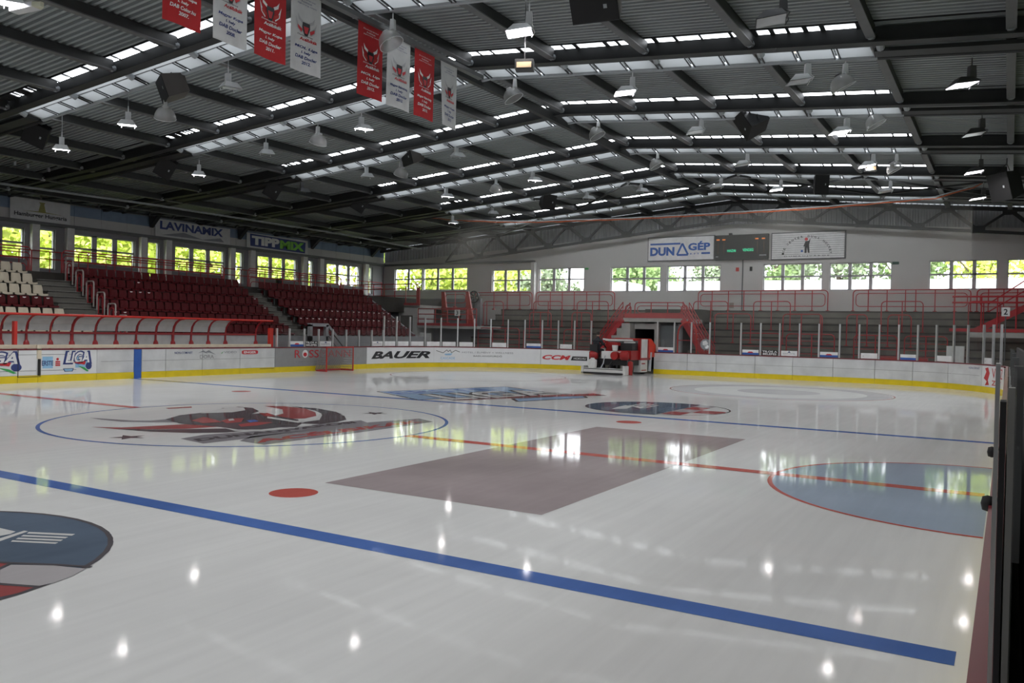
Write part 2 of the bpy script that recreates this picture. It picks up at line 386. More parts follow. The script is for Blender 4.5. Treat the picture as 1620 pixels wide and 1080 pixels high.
cpl('white_outline', [[(0.53, -1.47), (1.16, -1.54), (1.57, -1.19), (1.72, -0.42), (1.65, 0.19), (1.76, -0.01), (1.81, -0.84), (1.71, -1.4), (1.27, -1.72)], [(-0.4, 0.72), (0.85, 0.45), (0.84, 1.13), (-0.08, 2.19), (0.37, 1.8), (1.07, 0.98), (1.14, 0.21), (-0.11, 0.44)]], ICE_WHITE, .007)
cpl('lettering_plate', [[(1.43, -3.18), (1.28, -2.53), (1.58, -1.45), (1.68, 0.54), (1.83, 1.58), (2.27, 1.3), (2.35, -0.17), (2.3, -1.79), (2.36, -2.45), (2.31, -3.36)], [(2.53, -2.7), (2.18, -2.14), (2.31, -0.13), (2.27, 1.38), (2.62, 2.83), (3.31, 2.48), (3.36, 1.63), (3.37, -0.38), (3.3, -1.83), (3.27, -2.77)]], ICE_GREY, .003)
def quad_fn(q, z):      # BL, BR, TR, TL
    def f(a, b):
        x = (q[0][0]*(1-a)+q[1][0]*a)*(1-b)+(q[3][0]*(1-a)+q[2][0]*a)*b; y = (q[0][1]*(1-a)+q[1][1]*a)*(1-b)+(q[3][1]*(1-a)+q[2][1]*a)*b
        return (x, y, z)
    return f
qa = [(2.11, -3.27), (2.21, 1.08), (1.77, 1.27), (1.58, -3.05)]; qb = [(3.02, -2.71), (3.2, 2.3), (2.7, 2.63), (2.52, -2.48)]
put_text('lettering', 'DUNA\u00daJV\u00c1ROSI', 0, 1, 0, 1, quad_fn(qa, .006), ICE_DARK, cl, bold=.05)
put_text('lettering', 'AC\u00c9LBIK\u00c1K', 0, 1, 0, 1, quad_fn(qb, .006), ICE_LOGRED, cl, bold=.05)
for cx_, cy_ in ([(0.52, -3.66), (1.0, 3.09)]):
    cpl('star', [[(cx_+.36*math.cos(PI/2+k*PI/5)*(1 if k % 2 == 0 else .4), cy_+.36*math.sin(PI/2+k*PI/5)*(1 if k % 2 == 0 else .4)) for k in range(10)]], ICE_DARK, .004)
# chequered round emblems, near and far
def cheq(cx, cy, label, near=True):
    t = thing('round_emblem', label, 'ice emblem'); f = rot(cx, cy, 0, 1); R = 2.15
    put_poly('border', ring(0, 0, R, .05, n=48), f(.005), ICE_DARK, t)
    cb = -R+.001 if near else -.7
    up = [(R*math.cos(a), R*math.sin(a)) for a in [math.asin(cb/R)+k*(PI-2*math.asin(cb/R))/40 for k in range(41)]]
    put_poly('blue_field', [up], f(.003), ICE_SLATE, t)
    lim_ = lambda b: math.sqrt(max(0, (R-.05)**2-b*b))
    def seg(b0, b1, a0, a1):        # part of the disc between two chords
        lim = lambda b: math.sqrt(max(0, (R-.05)**2-b*b)); out = []
        for k in range(7): b = b0+(b1-b0)*k/6; out.append((min(a1, lim(b)), b))
        for k in range(7): b = b1+(b0-b1)*k/6; out.append((max(a0, -lim(b)), b))
        return out
    if near:
        g_ = lambda a, b: (a, b, .006)
        put_poly('pale_check', [[(7.43, -9.59), (7.76, -9.39), (8.08, -9.29), (8.2, -9.5), (8.25, -9.68), (8.23, -9.81), (7.91, -9.94), (7.52, -9.74)]], g_, ICE_PALE, t)
        put_poly('pale_check', [[(6.42, -9.95), (6.97, -9.72), (7.12, -9.69), (7.46, -9.95), (6.96, -10.19)]], g_, ICE_PALE, t)
        for p in ([(7.13, -9.69), (7.29, -9.61), (7.39, -9.58), (7.49, -9.74), (7.87, -9.96), (7.65, -10.03), (7.47, -9.95)], [(7.93, -9.97), (7.96, -9.96), (8.24, -9.84), (8.28, -10.0), (8.27, -10.13), (8.22, -10.25), (8.02, -10.2)]): put_poly('red_check', [p], g_, ICE_LOGRED, t)
        put_poly('check_border', strip([(6.37, -9.93), (7.1, -9.68), (7.37, -9.57), (7.73, -9.38), (8.07, -9.23)], .05)+strip([(7.39, -9.58), (7.49, -9.74), (7.91, -9.97)], .04)+strip([(7.66, -10.04), (7.93, -9.95), (8.25, -9.82)], .05), lambda a, b: (a, b, .008), ICE_DARK, t)
        for p in ([(6.37, -8.84), (6.83, -8.62), (6.87, -8.68), (6.42, -8.89)], [(6.45, -8.94), (6.89, -8.73), (6.92, -8.78), (6.49, -8.99)], [(6.52, -9.03), (6.95, -8.82), (6.99, -8.87), (6.56, -9.08)], [(6.58, -9.12), (7.02, -8.91), (7.05, -8.96), (6.62, -9.16)], [(6.43, -9.22), (6.28, -8.84), (6.34, -8.83), (6.53, -9.23)]): put_poly('crest_bar', [p], g_, ICE_WHITE, t)
        for p in ([(5.65, -9.08), (5.96, -8.92), (6.25, -8.91), (6.31, -9.0), (6.31, -9.19), (5.98, -9.24)], [(6.03, -9.35), (6.27, -9.26), (6.59, -9.34), (6.31, -9.46)]): put_poly('crest_wing', [p], g_, ICE_WHITE, t)
        return
    for c, m_ in ((0, ICE_LOGRED), (1, ICE_PALE)):
        for r, (b0, b1) in enumerate(((cb-.03, cb-.6), (cb-.63, -R+.03))):
            for q in range(-3, 3):
                if (q+r+(1 if near else 0)) % 2 != c: continue
                p = seg(b0, b1, q*.95+.2+.02, q*.95+1.13)
                if q*.95+.2 >= lim_(b0)-.1 or q*.95+.2 >= lim_(b1)-.1 or q*.95+1.13 <= -lim_(b0)+.1 or q*.95+1.13 <= -lim_(b1)+.1: continue
                put_poly('red_check' if c == 0 else 'pale_check', [p], f(.005), m_, t)
    # swept white crest bars in the field
    for k in range(4): put_poly('crest_bar', [[(.25-.12*k, .95-.2*k), (1.45-.17*k, .95-.2*k), (1.38-.17*k, .85-.2*k), (.2-.12*k, .85-.2*k)]], f(.006), ICE_WHITE, t)
    put_poly('crest_wing', [[(-1.3, .9), (-.5, 1.05), (.2, 1.1), (-.1, .75), (-.9, .6)]], f(.005), ICE_WHITE, t)
    put_poly('crest_wing', [[(-.5, .35), (.15, 1.0), (.3, .98), (-.2, .25)]], f(.006), ICE_WHITE, t)
cheq(6.2, -10.35, 'slate and red chequered round emblem painted on the ice nearest the camera')
cheq(6.1, 10.0, 'slate and red chequered round emblem painted beyond the far blue line', False)
# slanted pale blue league advert
t = thing('league_advert', 'pale blue slanted advert with big outlined letters painted on the far ice', 'ice advert')
f = rot(-.6, 10.7, .3, 1)
put_poly('blue_panel', [[(-3.4, -.9), (2.6, -.9), (3.4, 2.6), (-2.6, 2.6)], [(-1.0, -2.9), (2.2, -2.9), (3.0, -2.0), (-.4, -2.0)]], f(.003), ICE_SKY, t)
put_poly('outline', [q for p in ([(-3.4, -.9), (2.6, -.9), (3.4, 2.6), (-2.6, 2.6), (-3.4, -.9)],) for q in strip(p, .09)]+[q for q in strip([(-1.0, -2.9), (2.2, -2.9), (3.0, -2.0), (-.4, -2.0), (-1.0, -2.9)], .12)], f(.005), ICE_DARK, t)
put_text('lettering', 'ERSTE', -2.6, 1.8, 1.2, 2.3, f(.005), ICE_BLUE, t, bold=.02)
put_text('lettering_shadow', 'LIGA', -2.5, 3.0, -1.6, .95, f(.006), ICE_DARK, t, bold=.08, shear=.2)
put_text('lettering', 'LIGA', -2.4, 2.8, -1.4, .8, f(.008), ICE_WHITE, t, bold=.02, shear=.2)
put_poly('swoosh', [[(-2.8, -1.7), (1.0, -1.9), (3.6, -2.6), (3.9, -1.7), (1.0, -1.5)]], f(.009), ICE_LOGRED, t)

# ---------------------------------------------------------------- walls with window openings
def wall_holes(name, fn, a0, a1, z0, top, holes, m):
    """fn(a, z, d) -> point; d = 0 inside face, 1 outside face; top(a) height"""
    mb = MB()
    def blk(p, q, zp0, zp1, zq0, zq1):
        vs = [fn(p, zp0, 0), fn(q, zq0, 0), fn(q, zq1, 0), fn(p, zp1, 0), fn(p, zp0, 1), fn(q, zq0, 1), fn(q, zq1, 1), fn(p, zp1, 1)]
        mb.add(vs, [(0, 1, 2, 3), (7, 6, 5, 4), (0, 4, 5, 1), (3, 2, 6, 7), (0, 3, 7, 4), (1, 5, 6, 2)])
    a = a0
    for (h0, h1, b, t_) in sorted(holes):
        if a < 0 < h0: blk(a, 0, z0, top(a), z0, top(0)); a = 0
        if h0 > a: blk(a, h0, z0, top(a), z0, top(h0))
        blk(h0, h1, z0, b, z0, b); blk(h0, h1, t_, top(h0), t_, top(h1)); a = h1
    if a < a1: blk(a, a1, z0, top(a), z0, top(a1))
    return struct(name, mb, m)
WN = [0]
def window(fn, a0, a1, z0, z1, cols, rows=2, inward=None, wide=.12):
    WN[0] += 1; w_ = struct('window_%d' % WN[0])
    fr = MB()
    def bx(p, q, r, s_, d0=.25, d1=.45):
        vs = [fn(p, r, d0), fn(q, r, d0), fn(q, s_, d0), fn(p, s_, d0), fn(p, r, d1), fn(q, r, d1), fn(q, s_, d1), fn(p, s_, d1)]
        fr.add(vs, [(0, 1, 2, 3), (7, 6, 5, 4), (0, 4, 5, 1), (3, 2, 6, 7), (0, 3, 7, 4), (1, 5, 6, 2)])
    e = .07
    bx(a0, a1, z0, z0+e); bx(a0, a1, z1-e, z1); bx(a0, a0+e, z0, z1); bx(a1-e, a1, z0, z1)
    for i in range(1, cols): x = a0+(a1-a0)*i/cols; bx(x-wide/2, x+wide/2, z0, z1)
    if rows > 1: zm = z0+(z1-z0)*.52; bx(a0, a1, zm-.05, zm+.05)
    obj('window_frame', fr, PWHITE, w_)
    for i in range(cols):
        for j in range(rows):
            p0, p1 = a0+(a1-a0)*i/cols, a0+(a1-a0)*(i+1)/cols; q0 = z0 if j == 0 else z0+(z1-z0)*.52; q1 = z1 if (j == rows-1) else z0+(z1-z0)*.52
            g = MB(); g.add([fn(p0, q0, .35), fn(p1, q0, .35), fn(p1, q1, .35), fn(p0, q1, .35)], [(0, 1, 2, 3)])
            obj('pane', g, WGLASS, w_)
    c = [Vector(fn(a, z, .7)) for a, z in ((a0, z0), (a1, z0), (a1, z1), (a0, z1))]
    ctr = sum(c, Vector())/4
    portal('window_portal', ctr, a1-a0, z1-z0, inward)
lw = lambda a, z, d: (XL-.35*d, a, z)
LW = [(7.1, 10.75), (13.45, 17.2), (19.95, 23.75), (26.55, 30.25), (33.3, 37.1)]
LN = [(11.55, 12.4), (18.05, 18.85), (24.65, 25.3), (31.4, 31.9), (38.15, 38.6)]
holes = [(a, b, 5.45, 7.08) for a, b in LW]+[(a, b, 5.0, 7.15) for a, b in LN]
wall_holes('wall_left', lw, YN, YF, -.3, lambda a: roof_z(XL)+.05, holes, WALLG)
for a, b in LW: window(lw, a, b, 5.45, 7.08, 3, 2, (1, 0, 0), .3)
for a, b in LN: window(lw, a, b, 5.0, 7.15, 1, 2, (1, 0, 0))
ew = lambda a, z, d: (a, YF+.35*d, z)
gable_top = lambda a: 9.45-.062*abs(a)
EW = [(-28.18, -25.41, 5.32, 7.1, 2), (-25.29, -21.03, 5.32, 7.1, 3), (-18.75, -15.3, 5.17, 6.84, 3), (-14.7, -11.0, 5.15, 6.88, 3), (-8.95, -5.25, 5.12, 6.85, 3), (-4.8, -1.13, 5.12, 6.84, 3),
      (1.6, 5.2, 5.12, 6.82, 3), (5.6, 9.1, 5.12, 6.8, 3), (11.05, 14.5, 5.12, 6.8, 3), (14.95, 18.4, 5.12, 6.8, 3)]
wall_holes('wall_back', ew, XL, XR, -.3, gable_top, [(a, b, z0, z1) for a, b, z0, z1, c in EW], WALLW)
for a, b, z0, z1, c in EW: window(ew, a, b, z0, z1, c, 2, (0, -1, 0), .2)
g = MB()     # corrugated gable above the plaster
x = XL
while x < XR:
    for dx0, dx1, dy0, dy1 in ((0, .1, 0, 0), (.1, .15, 0, .06), (.15, .25, .06, .06), (.25, .3, .06, 0)):
        p, q = x+dx0, min(XR, x+dx1)
        g.add([(p, YF+.05+dy0, gable_top(p)-.02), (q, YF+.05+dy1, gable_top(q)-.02), (q, YF+.05+dy1, roof_z(q)+.1), (p, YF+.05+dy0, roof_z(p)+.1)], [(0, 1, 2, 3)])
    x += .3
struct('gable_cladding', g, GABLE)
wall_holes('wall_right', lambda a, z, d: (XR+.3*d, a, z), YN, YF, -.3, lambda a: roof_z(XR)+.05, [(a, a+4, 5.2, 6.9) for a in (-14, -6, 2, 10, 18)], WALLG)
for a in (-14, -6, 2, 10, 18): window(lambda p, z, d: (XR+.3*d, p, z), a, a+4, 5.2, 6.9, 3, 2, (-1, 0, 0))
nb = MB(); nb.prism([(XL, -.3), (XR, -.3), (XR, roof_z(XR)), (0, roof_z(0)), (XL, roof_z(XL))], lambda a, b: (a, YN, b), lambda a, b: (a, YN-.3, b))
struct('wall_front', nb, WALLG)
# upper wall cladding on the left: white panels under a pale blue band, with a ledge below
t = struct('wall_cladding')
y = -25.0
while y < 39.5:
    y1 = min(y+1.6, 39.9)
    obj('panel', MB().box(XL, XL+.06, y+.01, y1-.01, 7.5, 8.02), WALLW, t)
    obj('blue_panel', MB().box(XL, XL+.05, y+.01, y1-.01, 8.03, 8.6), BLUEBAND, t)
    y = y1
struct('trim_1', MB().box(XL, XL+.35, YN, YF, 7.32, 7.48), STEEL_MD)
struct('trim_2', MB().box(XL, -15.0, YF-.3, YF, 7.32, 7.46), STEEL_MD)
PIL = [6.5, 11.2, 13.1, 17.6, 19.3, 24.2, 25.9, 30.8, 32.5, 37.6]
for y in PIL: struct('pillar', MB().box(XL, XL+.3, y-.2, y+.2, 4.4, 7.32), WHITE)
struct('pillar', MB().box(-15.2, -14.9, YF-.3, YF, 3.6, 7.32), WHITE)
struct('pipe_rail', MB().tube([(-25, -20, 8.45), (-25.0, 7.23, 8.52), (-25.0, 15.55, 8.67), (-25.0, 30.12, 8.73), (-25, 39.3, 8.55)], .06), STEEL_LT)

# ---------------------------------------------------------------- roof
ceil = struct('ceiling')
SX0, SX1 = -15.0, 12.0         # glazed part of every frame
def sheet(x0, x1, y0, y1, pitch=.22, lift=.08):
    mb = MB(); y = y0
    while y < y1-1e-6:
        for d0, d1, h0, h1 in ((0, .4, 0, 0), (.4, .5, 0, lift), (.5, .9, lift, lift), (.9, 1, lift, 0)):
            p, q = y+d0*pitch, min(y1, y+d1*pitch)
            if p >= y1: break
            mb.add([(x0, p, roof_z(x0)+h0), (x1, p, roof_z(x1)+h0), (x1, q, roof_z(x1)+h1), (x0, q, roof_z(x0)+h1)], [(0, 1, 2, 3)])
        y += pitch
    return mb
GAP0, GAP1 = -.46, 1.2
edges = [YN]
for fy in FRAMES: edges += [fy+GAP0, fy+GAP1]
edges.append(YF)
XS = [XL, -27, -24, -21, -18, -15, -12, -9, -6, -3, 0, 3, 6, 9, 12, 15, 18, XR]
for i in range(0, len(edges), 2):
    y0, y1 = edges[i], edges[i+1]
    for a, b in zip(XS, XS[1:]): obj('roof_sheet', sheet(a, b, y0, y1, .22), SHEET, ceil)
for k, fy in enumerate(FRAMES):
    for a, b in ((XL, SX0), (SX1, XR)): obj('roof_sheet', sheet(a, b, fy+GAP0, fy+GAP1, .22), SHEET, ceil)
rn = random.Random(3)
for ye in edges[1:-1]:
    f_ = MB()
    for a, b in ((XL, 0), (0, XR)): f_.add([(a, ye, roof_z(a)-.02), (b, ye, roof_z(b)-.02), (b, ye, roof_z(b)+.14), (a, ye, roof_z(a)+.14)], [(0, 1, 2, 3)])
    obj('added_flashing', f_, STEEL_DK, ceil)  # plates added to keep daylight from leaking between the sheet edges
for k in range(len(FRAMES)):
    ya = FRAMES[k]+.1; yb = FRAMES[k+1]-.2 if k < 8 else YF
    for x in XS[1:-1]:
        z = roof_z(x)-.02
        mb = MB(); mb.box(x-.09, x+.09, ya, yb, z-.28, z); mb.box(x-.11, x+.11, ya, yb, z-.315, z-.28)
        o = obj('roof_purlin', mb, STEEL_DK, ceil); o.data.materials.append(STEEL_MD)
        for p_ in list(o.data.polygons)[6:]: p_.material_index = 1
        if k < 8: obj('purlin_cap', MB().tube([(x, yb-.05, z-.24), (x, yb+.12, z-.24)], .11, 8), STEEL_LT, ceil)
mb = MB(); mb.box(-.55, -.35, YN, 34.5, RIDGE-.62, RIDGE-.3)
struct('ridge_beam', mb, STEEL_DK)
obj('banner_rail', MB().box(.3, .5, -4.0, 8.7, 10.24, 10.36), STEEL_MD, ceil)
LB = {0: 'frame furthest behind the camera'}
def chord(mb, fy, dy, dz, w, h, x0=XL, x1=XR):
    pts = [(x0, fy+dy, roof_z(x0)+(dz if x0 > -20 else -.02+dz*.15)), (-20, fy+dy, roof_z(-20)+dz), (0, fy+dy, roof_z(0)+dz), (x1, fy+dy, roof_z(x1)+dz)]
    if x0 > -20: pts.pop(1)
    for p, q in zip(pts, pts[1:]): mb.bar(p, q, w, h)
    return mb
for k, fy in enumerate(FRAMES):
    if k in (0, 1): lab = 'grey roof frame with glazed slot, behind the camera, number %s' % nth(k)
    elif k == 2: lab = 'grey roof frame with glazed slot, the one overhead at the picture top'
    else: lab = 'grey roof frame with glazed slot, %s from the scoreboard wall' % nth(8-k)
    t = thing('roof_frame', lab, 'roof frame', group='roof frames')
    top = MB(); chord(top, fy, 0, -.2, .22, .36); chord(top, fy, -.02, -.4, .34, .05); obj('top_chord', top, STEEL_DK, t)
    bot = MB(); pts = [(XL, fy+1.08, roof_z(XL)-.36), (0, fy+1.08, roof_z(0)-.36), (XR, fy+1.08, roof_z(XR)-.36)]
    if k < 9:
        z_ = lambda x: roof_z(x)-.4
        obj('bottom_tube', MB().tube([(SX0, fy+1.12, z_(SX0)), (0, fy+1.12, z_(0)), (SX1, fy+1.12, z_(SX1))], .075, 8), STEEL_LT, t)
        obj('dark_tube', MB().tube([(XL, fy+1.12, z_(XL)+.3), (-20, fy+1.12, z_(-20)), (SX0, fy+1.12, z_(SX0))], .09, 8).tube([(SX1, fy+1.12, z_(SX1)), (XR, fy+1.12, z_(XR))], .09, 8), STEEL_DK, t)
        obj('edge_rail', chord(MB(), fy, .52, -.3, .03, .04, SX0, SX1), STEEL_MD, t)
        obj('upper_strip', MB().add([(SX0, fy+.13, roof_z(SX0)-.2), (0, fy+.13, roof_z(0)-.2), (SX1, fy+.13, roof_z(SX1)-.2), (SX1, fy+.5, roof_z(SX1)-.3), (0, fy+.5, roof_z(0)-.3), (SX0, fy+.5, roof_z(SX0)-.3)], [(0, 1, 4, 5), (1, 2, 3, 4)]), TRANSL, t)
        dark = MB(); dark.bar((XL, fy+.7, roof_z(XL)-.1), (-20, fy+.7, roof_z(-20)-.35), .5, .1); dark.bar((-20, fy+.7, roof_z(-20)-.35), (SX0, fy+.7, roof_z(SX0)-.42), .5, .1); dark.bar((SX1, fy+.7, roof_z(SX1)-.42), (XR, fy+.7, roof_z(XR)-.42), .5, .1)
        obj('closed_soffit', dark, STEEL_DK, t)
        bars = MB(); x = SX0
        while x < SX1-.1:
            x1 = x+1
            q = lambda xx, yy, dz: (xx, fy+yy, roof_z(xx)+dz)
            obj('light_panel', MB().add([q(x+.02, .54, -.31), q(x1-.02, .54, -.31), q(x1-.02, 1.05, -.4), q(x+.02, 1.05, -.4)], [(0, 1, 2, 3)]), TRANSL, t)
            bars.bar(q(x1-.05, .5, -.33), q(x1-.05, 1.1, -.43), .03, .03); bars.bar(q(x1+.08, .5, -.33), q(x1+.08, 1.1, -.43), .03, .03)
            x = x1
        obj('crossbars', bars, BLACK, t)
        # joints and clutter in the open slot
        obj('slot_glazing', MB().add([(SX0, fy+GAP0, roof_z(SX0)+.1), (0, fy+GAP0, roof_z(0)+.1), (SX1, fy+GAP0, roof_z(SX1)+.1), (SX1, fy-.05, roof_z(SX1)+.1), (0, fy-.05, roof_z(0)+.1), (SX0, fy-.05, roof_z(SX0)+.1)], [(0, 1, 4, 5), (1, 2, 3, 4)]), SLOTG, t)
        jb = MB(); x = SX0+.1
        while x < SX1:
            wj = rn.choice((.05, .05, .12, .3 if x < -12 else .08)); jb.bar((x, fy-.48, roof_z(x)-.0), (x, fy-.1, roof_z(x)-.04), wj, .03); x += rn.uniform(.35, 1.1) if x > -12 else rn.uniform(.15, .4)
        obj('glazing_bars', jb, STEEL_DK, t)
        for xx in XS:
            if SX0 <= xx <= SX1:
                obj('bracket', MB().tube([(xx+.15, fy+.2, roof_z(xx)-.32), (xx+.15, fy+.42, roof_z(xx)-.42)], .1, 8), STEEL_LT, t)
# the lattice frame in front of the gable and the braces of the last bays
t = thing('gable_truss', 'dark lattice truss with zigzag webs in front of the corrugated gable', 'roof truss')
yt = 39.2; lo = lambda x: 9.62-.098*abs(x); hi = lambda x: roof_z(x)-.3
ch = MB()
for a, b in ((-22.5, 0), (0, 20.9)): ch.bar((a, yt, lo(a)), (b, yt, lo(b)), .2, .16)
obj('bottom_chord', ch, STEEL_DK, t)
ch = MB()
for a, b in ((-29, 0), (0, 20.9)): ch.bar((a, yt, hi(a)), (b, yt, hi(b)), .2, .22)
obj('top_chord', ch, STEEL_DK, t)
x = -21
while x < 20.5:
    for dx in (-1.5, 1.5):
        obj('web', MB().bar((x, yt, hi(x)-.05), (x+dx, yt+(.0 if dx < 0 else .0), lo(x+dx)+.05), .12, .2 if dx > 0 else .12), STEEL_DK, t)
    obj('gusset', MB().box(x-.35, x+.35, yt-.05, yt+.05, hi(x)-.3, hi(x)), STEEL_DK, t)
    obj('gusset', MB().box(x+1.15, x+1.85, yt-.05, yt+.05, lo(x+1.5)-.08, lo(x+1.5)+.3), STEEL_DK, t)
    x += 3
t = thing('roof_bracing', 'crossed dark braces under the far roof bay', 'roof bracing')
for a in (-9, -3, 3, 9, 15):
    for p, q in (((a, 28.6), (a+6 if a+6 <= 18 else 18, 34.2)), ((a+6 if a+6 <= 18 else 18, 28.6), (a, 34.2))):
        obj('brace', MB().bar((p[0], p[1], roof_z(p[0])-.42), (q[0], q[1], roof_z(q[0])-.42), .09, .09), STEEL_DK, t)
for a in (-24, -18):
    for p, q in (((a, 35), (a+6, 39.2)), ((a+6, 35), (a, 39.2))):
        obj('brace', MB().bar((p[0], p[1], roof_z(p[0])-.42), (q[0], q[1], roof_z(q[0])-.42), .1, .1), STEEL_DK, t)
t = thing('wall_truss', 'dark lattice truss running along the stand wall above the banners', 'roof truss')
mb = MB(); mb.bar((-27.2, -20, 8.75), (-27.2, 39.4, 8.75), .1, .1); mb.bar((-28.6, -20, 8.62), (-28.6, 39.4, 8.62), .1, .1); obj('chord', mb, STEEL_DK, t)
y = -4
while y < 39:
    obj('web', MB().bar((-27.2, y, 8.75), (-28.6, y+.8, 8.62), .1, .1).bar((-28.6, y+.8, 8.62), (-27.2, y+1.6, 8.75), .1, .1), STEEL_DK, t); y += 1.6
for y in (5.8, 19.0, 25.65, 32.4, 39.1):
    b = MB(); b.prism([(-29.2, 8.7), (-28.2, 8.75), (-29.1, 7.95)], lambda a, c: (a, y-1.0, c), lambda a, c: (a, y-.75, c)); obj('haunch', b, STEEL_DK, t)

# ================================================================ RINK BOARDS
BT = 1.17
t = thing('rink_boards', 'white rink boards with yellow kick strip and maroon cap around the ice', 'rink boards')
def board_run(s0, s1, joints, m=BOARDW):
    cuts = [s0]+[j for j in joints if s0 < j < s1]+[s1]
    for a, b in zip(cuts, cuts[1:]):
        obj('board_panel', board_slab(MB(), a+.012, b-.012, 0, -.12, .26, BT), m, t)
        obj('kick_strip', board_slab(MB(), a+.006, b-.006, .012, -.12, 0, .255), YELLOW, t)
JL = [2, 6, 10, 14, 18, 22, 24.86, 26.68, 27.4, 29.66, 31.26, 31.6, 32.72, 34.56, 36.64, 38.74, 41.82]
board_run(0, 31.26, JL); board_run(31.58, 38.74, JL)
board_run(38.74, 45.36, JL, ADGREY)
board_run(45.36, GATE0, [48.48, 51.1, 53.88, 57.16])
JR = [66.26, 67.88, 69.96, 71.9, 73.88, 75.84, 77.62, 79.42, 81.54]
board_run(GATE1, S4, JR)
for k in range(17):
    a_, b_ = S4+(S5-S4)*k/17+.006, S4+(S5-S4)*(k+1)/17-.006
    obj('board_panel', board_slab(MB(), a_, b_, -.05, -.12, .26, BT), BOARDW, t); obj('kick_strip', board_slab(MB(), a_, b_, -.02, -.12, 0, .255), YELLOW, t)
obj('blue_stripe', board_slab(MB(), 31.26, 31.58, .016, -.12, .0, BT), BLUE, t, label='blue stripe across the boards at the far blue line')
for a, b in ((0, GATE0), (GATE1, S4)): obj('cap_rail', board_slab(MB(), a, b, .02, -.14, BT, BT+.05), CAPRED, t)
obj('cap_rail', board_slab(MB(), S4, S5, -.045, -.125, BT, BT+.05), CAPRED, t)
seam = MB()
for a, b in ((29.84, 31.24), (31.62, 38.7), (GATE1+.1, 81.4)): board_slab(seam, a, b, .003, -.01, .70, .715)
obj('seam', seam, ADGREY, t)
obj('bench_shelf', board_slab(MB(), 24.48, 38.54, -.06, -.32, 1.23, 1.36), CREAMW, t, label='cream wooden shelf along the top of the bench side')
gd = MB()
board_slab(gd, 26.68, 26.7, .02, 0, .2, BT); board_slab(gd, 26.68, 27.5, .02, 0, .2, .22); board_slab(gd, 27.4, 27.5, .014, 0, .24, .85)
obj('bench_gate_gap', gd, BLACK, t, label='dark gap beside the bench gate')
obj('gate_post', board_slab(MB(), 27.36, 27.52, .02, 0, .85, 1.36), CREAMW, t)
gh = MB(); board_slab(gh, 37.8, 38.66, .03, 0, .2, .215); obj('gate_sill', gh, BLACK, t)
def B(off): return lambda s, z: bpt(s, off, z)
A1 = .006; A2 = .010; A3 = .014
def advert(name, label, s0, s1, z0, z1, m):
    a = thing(name, label, 'advert')
    n = max(2, int((s1-s0)/.4)); mb = MB()
    for off, z in ((A1, 0),): pass
    vs = [bpt(s0+(s1-s0)*i/n, A1, zz) for i in range(n+1) for zz in (z0, z1)]
    mb.add(vs, [(2*i, 2*i+2, 2*i+3, 2*i+1) for i in range(n)])
    obj('film', mb, m, a); return a
def bpoly(polys): # subdivide long polygons is not needed: pieces are short
    return polys
def league_ad(s0, s1, label, first):
    a = advert('league_advert', label, s0, s1, .27, 1.155, ADW)
    L = s1-s0
    put_poly('blue_panel', [rect(s0+L*.02, s0+L*.2, .5, .93), rect(s0+L*.6, s1-.3, .5, .93)] if not first else [rect(s0, s0+L*.44, .5, .93)], B(A2), SKYBLUE, a)
    put_poly('line', [rect(s0, s1 if first else s0+L*.62, 1.0, 1.012), rect(s0, s1 if first else s0+L*.62, .42, .432)], B(A2), TXTBLACK, a)
    u0, u1 = (s0+L*.12, s0+L*.72) if first else (s0+L*.42, s0+L*.86)
    w_ = u1-u0
    put_text('lettering_shadow', 'LIGA', u0-.1, u1+.1, .62, 1.14, B(A3), NAVY, a, bold=.09, shear=.25)
    put_text('lettering', 'LIGA', u0+.0, u1-.0, .68, 1.09, B(.018), TXTWHITE, a, bold=.03, shear=.25)
    put_poly('red_swoosh', [[(u0+w_*.3, .70), (u0+w_*.85, .74), (u0+w_*.8, .60)]], B(.018), TXTRED, a)
    put_poly('green_swoosh', [[(u0+w_*.5, .58), (u0+w_*.8, .50), (u0+w_*.98, .36), (u0+w_*.9, .34)]], B(.018), GREEN, a)
    put_poly('puck', [circ(u0+w_*.97, .56, w_*.13, 18, .14)], B(.017), NAVY, a)
    put_poly('stick_blade', [[(u0-w_*.1, .48), (u0+w_*.35, .48), (u0+w_*.3, .36), (u0-w_*.03, .36)]], B(A3), NAVY, a)
    put_poly('stick_fill', [[(u0-w_*.06, .46), (u0+w_*.31, .46), (u0+w_*.27, .38), (u0, .38)]], B(.018), SKYBLUE, a)
    return a
league_ad(24.96, 27.34, 'white league advert with large outlined letters left of the cream gate post', True)
a = league_ad(27.52, 29.66, 'white league advert with large outlined letters and a bank name right of the gate post', False)
put_text('lettering', 'ERSTE', 27.54, 27.96, .60, .78, B(A3), NAVY, a, bold=.02)
put_poly('savings_sign', [[(28.04, .76), (28.22, .76), (28.22, .71), (28.04, .71)], [(28.04, .69), (28.22, .69), (28.22, .65), (28.04, .65)], [(28.04, .63), (28.22, .63), (28.22, .58), (28.04, .58)], circ(28.12, .83, .05, 10)], B(A3), TXTRED, a)
a = thing('small_advert', 'small blue lettering on the scuffed white boards beside the mountain logo', 'advert')
put_text('lettering', 'NON-COM.NET', 33.14, 34.04, .96, 1.05, B(A3), NAVY, a, bold=.01)
a = thing('mountain_advert', 'small grey two-peak mountain logo on the white boards', 'advert')
u0, u1 = 34.32, 35.26; w_ = u1-u0
put_poly('peaks', [[(u0, .98), (u0+w_*.3, 1.1), (u0+w_*.55, .95), (u0+w_*.25, 1.03)], [(u0+w_*.35, 1.0), (u0+w_*.6, 1.1), (u1, .9), (u0+w_*.65, 1.0)]], B(A3), TXTGREY, a)
put_text('lettering', 'DORA', u0+.1, u1-.1, .74, .9, B(A3), ADGREY, a, bold=.01)
a = thing('small_advert', 'small green-ticked grey lettering on the white boards', 'advert')
